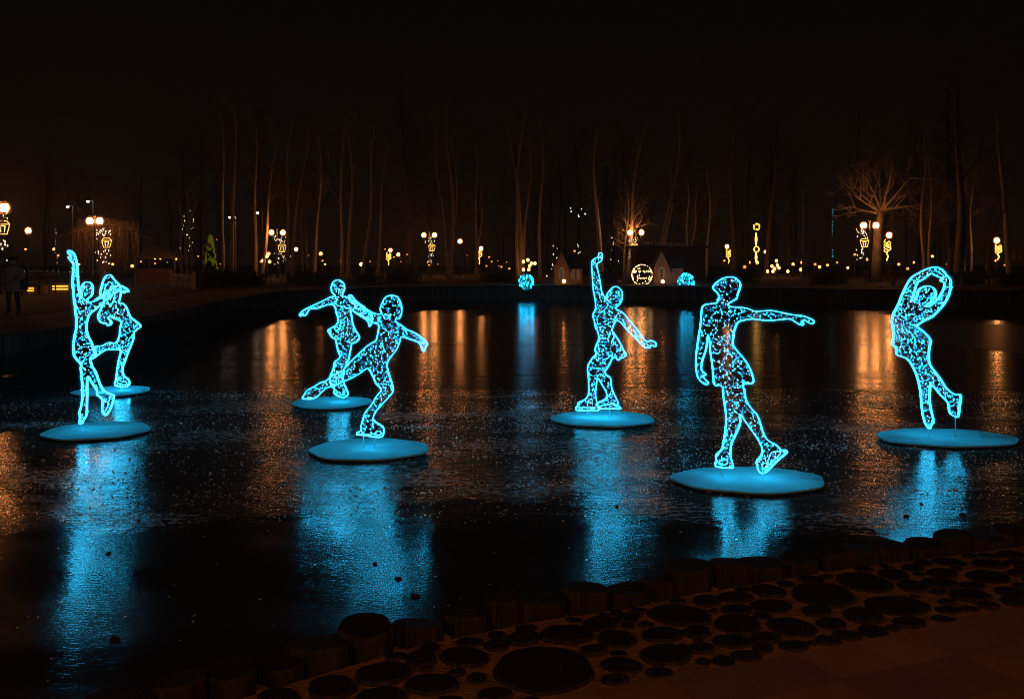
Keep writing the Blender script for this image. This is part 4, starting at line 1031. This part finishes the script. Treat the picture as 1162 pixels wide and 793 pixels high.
# ------------------------------------------------------------------ left bank: fence, tent, kiosk lights, railings, person
def picket(pA, pB, n, label):
    o = empty('picket_fence', (pA + pB) / 2 * 1.0, label, 'fence'); o.location.z = GZ; d = pB - pA
    for k in range(n):
        p = pA + d * k / (n - 1); b = MB(); big = k in (0, n - 1)
        b.box((p.x, p.y, GZ + (.48 if big else .40)), (.16 if big else .09, .10, .96 if big else .80)); b.build('post' if big else 'picket', M['white_paint'], o)
    for z in (.22, .7):
        b = MB(); b.tube([(pA.x, pA.y + .06, GZ + z), (pB.x, pB.y + .06, GZ + z)], .035, 4); b.build('rail', M['white_paint'], o)
a = W(194, 0, 62); c = W(220, 0, 56); picket(Vector((a.x, 62, GZ)), Vector((c.x, 56, GZ)), 9, 'white picket fence on the far left bank beside the tent')
# market tent
Y = 70; c = W(180, 0, Y); o = empty('market_tent', (c.x, Y, GZ), 'dim market tent with a sloping canvas roof behind the back-bending skater', 'tent')
zt = W(0, 278, Y).z; ze = W(0, 291, Y).z; xl = W(152, 0, Y).x; xr = W(199, 0, Y).x; xm = W(168, 0, Y).x
b = MB(); b.v = [Vector(v) for v in ((xl, Y, ze), (xr, Y, ze), (xr, Y + 3, ze), (xl, Y + 3, ze), (xm, Y + 1.5, zt))]
for f_ in ((0, 1, 4), (1, 2, 4), (2, 3, 4), (3, 0, 4)): b.addf(f_)
b.prism([(xl, Y), (xr, Y), (xr, Y + 3), (xl, Y + 3)], ze - .16, ze - .001); b.build('roof', M['canvas'], o)
for x, y in ((xl + .05, Y + .05), (xr - .05, Y + .05), (xr - .05, Y + 2.9), (xl + .05, Y + 2.9)):
    b = MB(); b.tube([(x, y, GZ), (x, y, ze - .17)], .04, 6); b.build('pole', M['white_paint'], o)
b = MB(); b.box(((xl + xr) / 2, Y + .3, GZ + .5), (xr - xl - .3, .5, 1.0)); b.build('counter', M['planks'], o)
b = MB()
for x in (176, 182, 200): b.ball(W(x, 293.5, Y + .3), .06, 6, 4)
b.build('light_chain', M['globe_small'], o)
# yellow lit counters
def counter(px0, px1, y0, y1, Y, label, lit=(.15, .85)):
    a = W(px0, y0, Y); c = W(px1, y1, Y); w = c.x - a.x; o = empty('lit_stall', ((a.x + c.x) / 2, Y, GZ), label, 'stall', 'low stalls with lit shelves on the left bank')
    b = MB(); b.box(((a.x + c.x) / 2, Y + .5, (GZ + a.z) / 2), (w, .8, a.z - GZ)); b.build('body', M['planks'], o)
    b = MB(); b.box(((a.x + c.x) / 2, Y + .45, a.z + .04), (w + .2, 1.1, .07)); b.build('counter_top', M['roof_dark'], o)
    hh = a.z - GZ
    for z in (.42, .68):
        b = MB(); b.box(((a.x + c.x) / 2 + w * (lit[0] + lit[1] - 1) / 2, Y + .07, GZ + hh * z), (w * (lit[1] - lit[0]), .05, hh * .11)); b.build('light_strip', M['strip'], o)
counter(55, 80, 321, 334, 48, 'low stall with bright yellow lit shelves left of the leftmost skater')
counter(27, 44, 324, 335, 47, 'smaller low stall with dim yellow lit shelves near the standing person', (.2, .6))
# railings
b = MB(); 
for z in (.45, .95): b.tube([(W(25, 0, 44).x, 44, GZ + z), (W(150, 0, 58).x, 58, GZ + z)], .025, 5)
o = empty('railing', (W(90, 0, 50).x, 50, GZ), 'low dark metal railing along the left bank', 'railing'); b.build('rail', M['metal'], o)
for k in range(9):
    t = k / 8; x = W(25, 0, 44).x * (1 - t) + W(150, 0, 58).x * t; y = 44 + 14 * t; b = MB(); b.tube([(x, y, GZ), (x, y, GZ + .97)], .03, 5); b.build('post', M['metal'], o)

# candy-striped post and green glowing cone tree
Y = 74; c = W(231, 0, Y); o = empty('candy_cane', (c.x, Y, GZ), 'red and white striped candy cane post left of the green lit cone', 'decoration')
zt = W(0, 278, Y).z; hk = [(c.x, Y, GZ), (c.x, Y, zt - .3)] + [(c.x + .25 - .25 * math.cos(a * .52), Y, zt - .3 + .3 * math.sin(a * .52)) for a in range(1, 7)]
L = catmull(hk, .08); b = MB()
for i in range(0, len(L) - 1):
    b.cur = (i // 4) % 2; b.tube([L[i], L[i + 1]], .10, 7)
b.build('cane', [M['white_paint'], M['red_paint']], o)
Y = 75; c = W(239, 0, Y); o = empty('cone_tree_light', (c.x, Y, GZ), 'yellow-green glowing cone-shaped decoration among the left trees', 'light decoration')
b = MB(); rs = random.Random(4); zt = W(0, 268, Y).z
b.lathe((c.x, Y, GZ), [(.5, 0), (.52, .2), (.08, zt - GZ)], 9); b.build('cone', M['shrub'], o)
b = MB()
for i in range(150):
    u = rs.random() ** .8; a = rs.random() * 6.283; rad = .56 * (1 - u) + .08; p = Vector((c.x + rad * math.cos(a), Y + rad * math.sin(a), GZ + .3 + u * (zt - GZ - .3)))
    b.octa(p, rs.uniform(.06, .12))
b.build('light_chain', M['green_led'], o)

# banners and sign at the right
for px0, px1, t in [(1148, 1153, 'left of the two pale banners hanging at the right edge'), (1155, 1160, 'right of the two pale banners hanging at the right edge')]:
    Y = 76; a = W(px0, 283, Y); c = W(px1, 296, Y); o = empty('banner', ((a.x + c.x) / 2, Y, GZ), t, 'banner', 'pale banners at the right edge')
    b = MB(); n = 8; P = []
    for i in range(n + 1):
        x = a.x + (c.x - a.x) * i / n; P.append((x, Y + .03 * math.sin(i * 1.7)))
    for i in range(n): b.poly([(P[i][0], P[i][1], c.z), (P[i + 1][0], P[i + 1][1], c.z), (P[i + 1][0], P[i + 1][1], a.z), (P[i][0], P[i][1], a.z)])
    b.build('cloth', M['cloth_pale'], o)
    b = MB(); b.tube([(a.x - .04, Y + .05, GZ), (a.x - .04, Y + .05, a.z + .1)], .03, 5); b.tube([(a.x - .05, Y + .05, a.z), (c.x, Y + .05, a.z)], .02, 5); b.build('pole', M['metal'], o)
Y = 66; p = W(982, 310, Y); o = empty('park_sign', (p.x, Y, GZ), 'small square reddish notice board with a pale mark, left of the spreading tree trunk', 'sign')
b = MB(); b.box((p.x, Y, p.z), (.36, .03, .44)); b.build('panel', M['red_paint'], o)
b = MB(); b.box((p.x, Y - .03, p.z + .02), (.2, .02, .26)); b.build('pale_mark', M['white_paint'], o)
b = MB(); b.box((p.x, Y - .044, p.z + .03), (.08, .01, .12)); b.build('mark', M['red_paint'], o)
b = MB(); b.tube([(p.x, Y + .04, GZ), (p.x, Y + .04, p.z + .2)], .03, 5); b.build('post', M['metal'], o)
# benches on the right bank
for k, (px0, px1, Y, t) in enumerate([(1012, 1046, 63, 'long pale-edged park bench left of the rightmost skater\'s raised hands'), (1090, 1122, 62, 'park bench near the thick dark trunk at the right')]):
    a = W(px0, 0, Y).x; c = W(px1, 0, Y).x; o = empty('park_bench', ((a + c) / 2, Y, GZ), t, 'bench', 'park benches on the right bank')
    b = MB(); [b.box(((a + c) / 2, Y - .18 + .14 * i, GZ + .45), (c - a, .11, .04)) for i in range(3)]; b.build('seat', M['planks'], o)
    b = MB(); [b.box(((a + c) / 2, Y + .26, GZ + .6 + .14 * i), (c - a, .035, .10)) for i in range(3)]; b.build('backrest', M['planks'], o)
    for x in (a + .1, c - .1):
        b = MB(); b.box((x, Y + .02, GZ + .215), (.06, .42, .43)); b.build('leg', M['metal'], o)

# standing person at the left
def person():
    Y = 29.3; f = W(14.5, 358, Y); s = 1.70 / 1.75
    o = empty('person', (f.x, Y, GZ), 'person in bulky coat and dark cap standing by the pond at the left edge', 'person')
    T = lambda x, y, z: Vector((f.x + x * s, Y + y * s, GZ + z * s))
    # skinned body: one continuous surface
    J = {'pelvis': (0, 0, .95, .15), 'waist': (0, 0, 1.12, .15), 'chest': (0, 0, 1.34, .17), 'neck': (.01, -.01, 1.49, .065), 'head': (.02, -.02, 1.60, .09), 'crown': (.02, -.02, 1.70, .07),
         'hl': (-.1, 0, .88, .10), 'kl': (-.12, -.02, .5, .072), 'al': (-.12, .02, .1, .05), 'tl': (-.14, -.14, .04, .04),
         'hr': (.1, 0, .88, .10), 'kr': (.15, -.03, .5, .072), 'ar': (.17, .03, .1, .05), 'tr': (.20, -.13, .04, .04),
         'sl': (-.2, 0, 1.40, .075), 'el': (-.27, .02, 1.12, .058), 'wl': (-.22, -.14, .93, .04), 'pl': (-.2, -.18, .88, .035),
         'sr': (.2, 0, 1.40, .075), 'er': (.29, -.02, 1.14, .058), 'wr': (.16, -.2, 1.12, .04), 'pr': (.1, -.23, 1.14, .035)}
    E = [('pelvis', 'waist'), ('waist', 'chest'), ('chest', 'neck'), ('neck', 'head'), ('head', 'crown'), ('pelvis', 'hl'), ('hl', 'kl'), ('kl', 'al'), ('al', 'tl'), ('pelvis', 'hr'), ('hr', 'kr'), ('kr', 'ar'), ('ar', 'tr'), ('chest', 'sl'), ('sl', 'el'), ('el', 'wl'), ('wl', 'pl'), ('chest', 'sr'), ('sr', 'er'), ('er', 'wr'), ('wr', 'pr')]
    keys = list(J); me = bpy.data.meshes.new('body')
    me.from_pydata([(Vector(J[k][:3]) * s)[:] for k in keys], [(keys.index(a), keys.index(b_)) for a, b_ in E], [])
    bo = bpy.data.objects.new('body', me); col.objects.link(bo); bo.parent = o; me.materials.append(M['black_cloth'])
    md = bo.modifiers.new('skin', 'SKIN'); sv = me.skin_vertices[0].data
    for i, k in enumerate(keys): sv[i].radius = (J[k][3] * s, J[k][3] * s * (.8 if k in ('pelvis', 'waist', 'chest') else 1)); sv[i].use_root = (k == 'pelvis')
    bo.modifiers.new('sub', 'SUBSURF').render_levels = 2
    b = MB(); n0 = 16                                    # coat
    prof = [(.30, .72, .2), (.27, .95, .18), (.24, 1.12, .17), (.25, 1.3, .18), (.24, 1.42, .15), (.12, 1.5, .1)]
    for i, (rx, z, ry) in enumerate(prof):
        for k in range(n0):
            a = 2 * math.pi * k / n0; b.v.append(T(rx * math.cos(a) * (1 + .03 * math.sin(5 * a)), ry * math.sin(a), z))
    for i in range(len(prof) - 1):
        for k in range(n0): b.addf((i * n0 + k, i * n0 + (k + 1) % n0, (i + 1) * n0 + (k + 1) % n0, (i + 1) * n0 + k))
    b.addf(tuple(range((len(prof) - 1) * n0, len(prof) * n0)))
    for sx, J3 in ((-1, [(-.2, 0, 1.40), (-.27, .02, 1.12), (-.23, -.12, .96)]), (1, [(.2, 0, 1.40), (.29, -.02, 1.14), (.18, -.19, 1.12)])): b.tube([T(*q) for q in J3], [.095, .085, .065], 9)
    b.build('coat', M['coat'], o, True)
    b = MB(); b.ball(T(.02, -.03, 1.6), .093, 12, 8, (.9, 1, 1.2)); b.ball(T(.02, -.13, 1.59), .02, 6, 4, (.8, 1, 1.3)); b.build('face', M['skin'], o, True)
    b = MB(); b.lathe(T(.02, -.02, 1.63), [(.115, 0), (.12, .05), (.10, .10), (.05, .13), (.01, .135)], 12); b.prism([(T(.02 + .1 * math.cos(a * .35 + 3.14), 0, 0).x, T(0, -.1 + .11 * math.sin(a * .35 + 3.14), 0).y) for a in range(10)], GZ + 1.64 * s, GZ + 1.655 * s); b.build('cap', M['black_cloth'], o)
    b = MB(); b.box(T(.33, .02, .92), (.12, .26, .28)); b.tube([T(.33, .02, 1.05), T(.1, .0, 1.46), T(-.1, -.12, 1.3)], .015, 4); b.build('bag', M['black_cloth'], o)
    for hx, hy, hz in ((-.2, -.17, .9), (.12, -.22, 1.13)):
        b = MB(); b.ball(T(hx, hy, hz), .038, 8, 6, (1, .7, 1.2))
        for k in range(4): b.tube([T(hx - .025 + .017 * k, hy - .02, hz - .03), T(hx - .026 + .018 * k, hy - .045, hz - .06), T(hx - .025 + .017 * k, hy - .04, hz - .085)], [.010, .009, .007], 5)
        b.tube([T(hx + .03, hy - .01, hz), T(hx + .045, hy - .035, hz - .03)], [.012, .009], 5); b.build('hand', M['skin'], o, True)
person()

# ------------------------------------------------------------------ near promenade lamps outside the frame; the left one is added to brighten the bank
def near_lamp(x, y, label):
    o = empty('street_lamp', (x, y, GZ), label, 'street lamp'); b = MB(); post(b, x, y, GZ, GZ + 4.3, .06); b.build('post', M['metal'], o)  # the added left lamp shares this name with the street lamps
    for s in (-1, 1):
        q = Vector((x + s * .42, y, GZ + 4.2)); b = MB(); b.tube([(x, y, GZ + 3.6), (x + s * .3, y, GZ + 3.5), (q.x, y, GZ + 3.8), (q.x, y, q.z - .2)], .03, 6); b.build('arm', M['metal'], o)
        b = MB(); globe(b, q, .25); b.build('globe', M['globe'], o, True)
near_lamp(3.4, -2.6, 'twin globe street lamp on the near promenade behind the viewer, the right one')
near_lamp(-5.5, -4.6, 'twin globe street lamp on the near promenade behind the viewer, the left one')

# ------------------------------------------------------------------ night air
def haze():
    m, nt, out = new_mat('night_haze'); v = nt.nodes.new('ShaderNodeVolumePrincipled')
    v.inputs['Color'].default_value = (.8, .8, .8, 1); v.inputs['Density'].default_value = .00055; v.inputs['Anisotropy'].default_value = .85
    nt.links.new(v.outputs[0], out.inputs['Volume'])
    b = MB(); b.box((0, 125, 13), (460, 370, 28)); tag(b.build('haze', m), 'thin night haze over the pond and park', 'haze', kind='stuff')
haze()
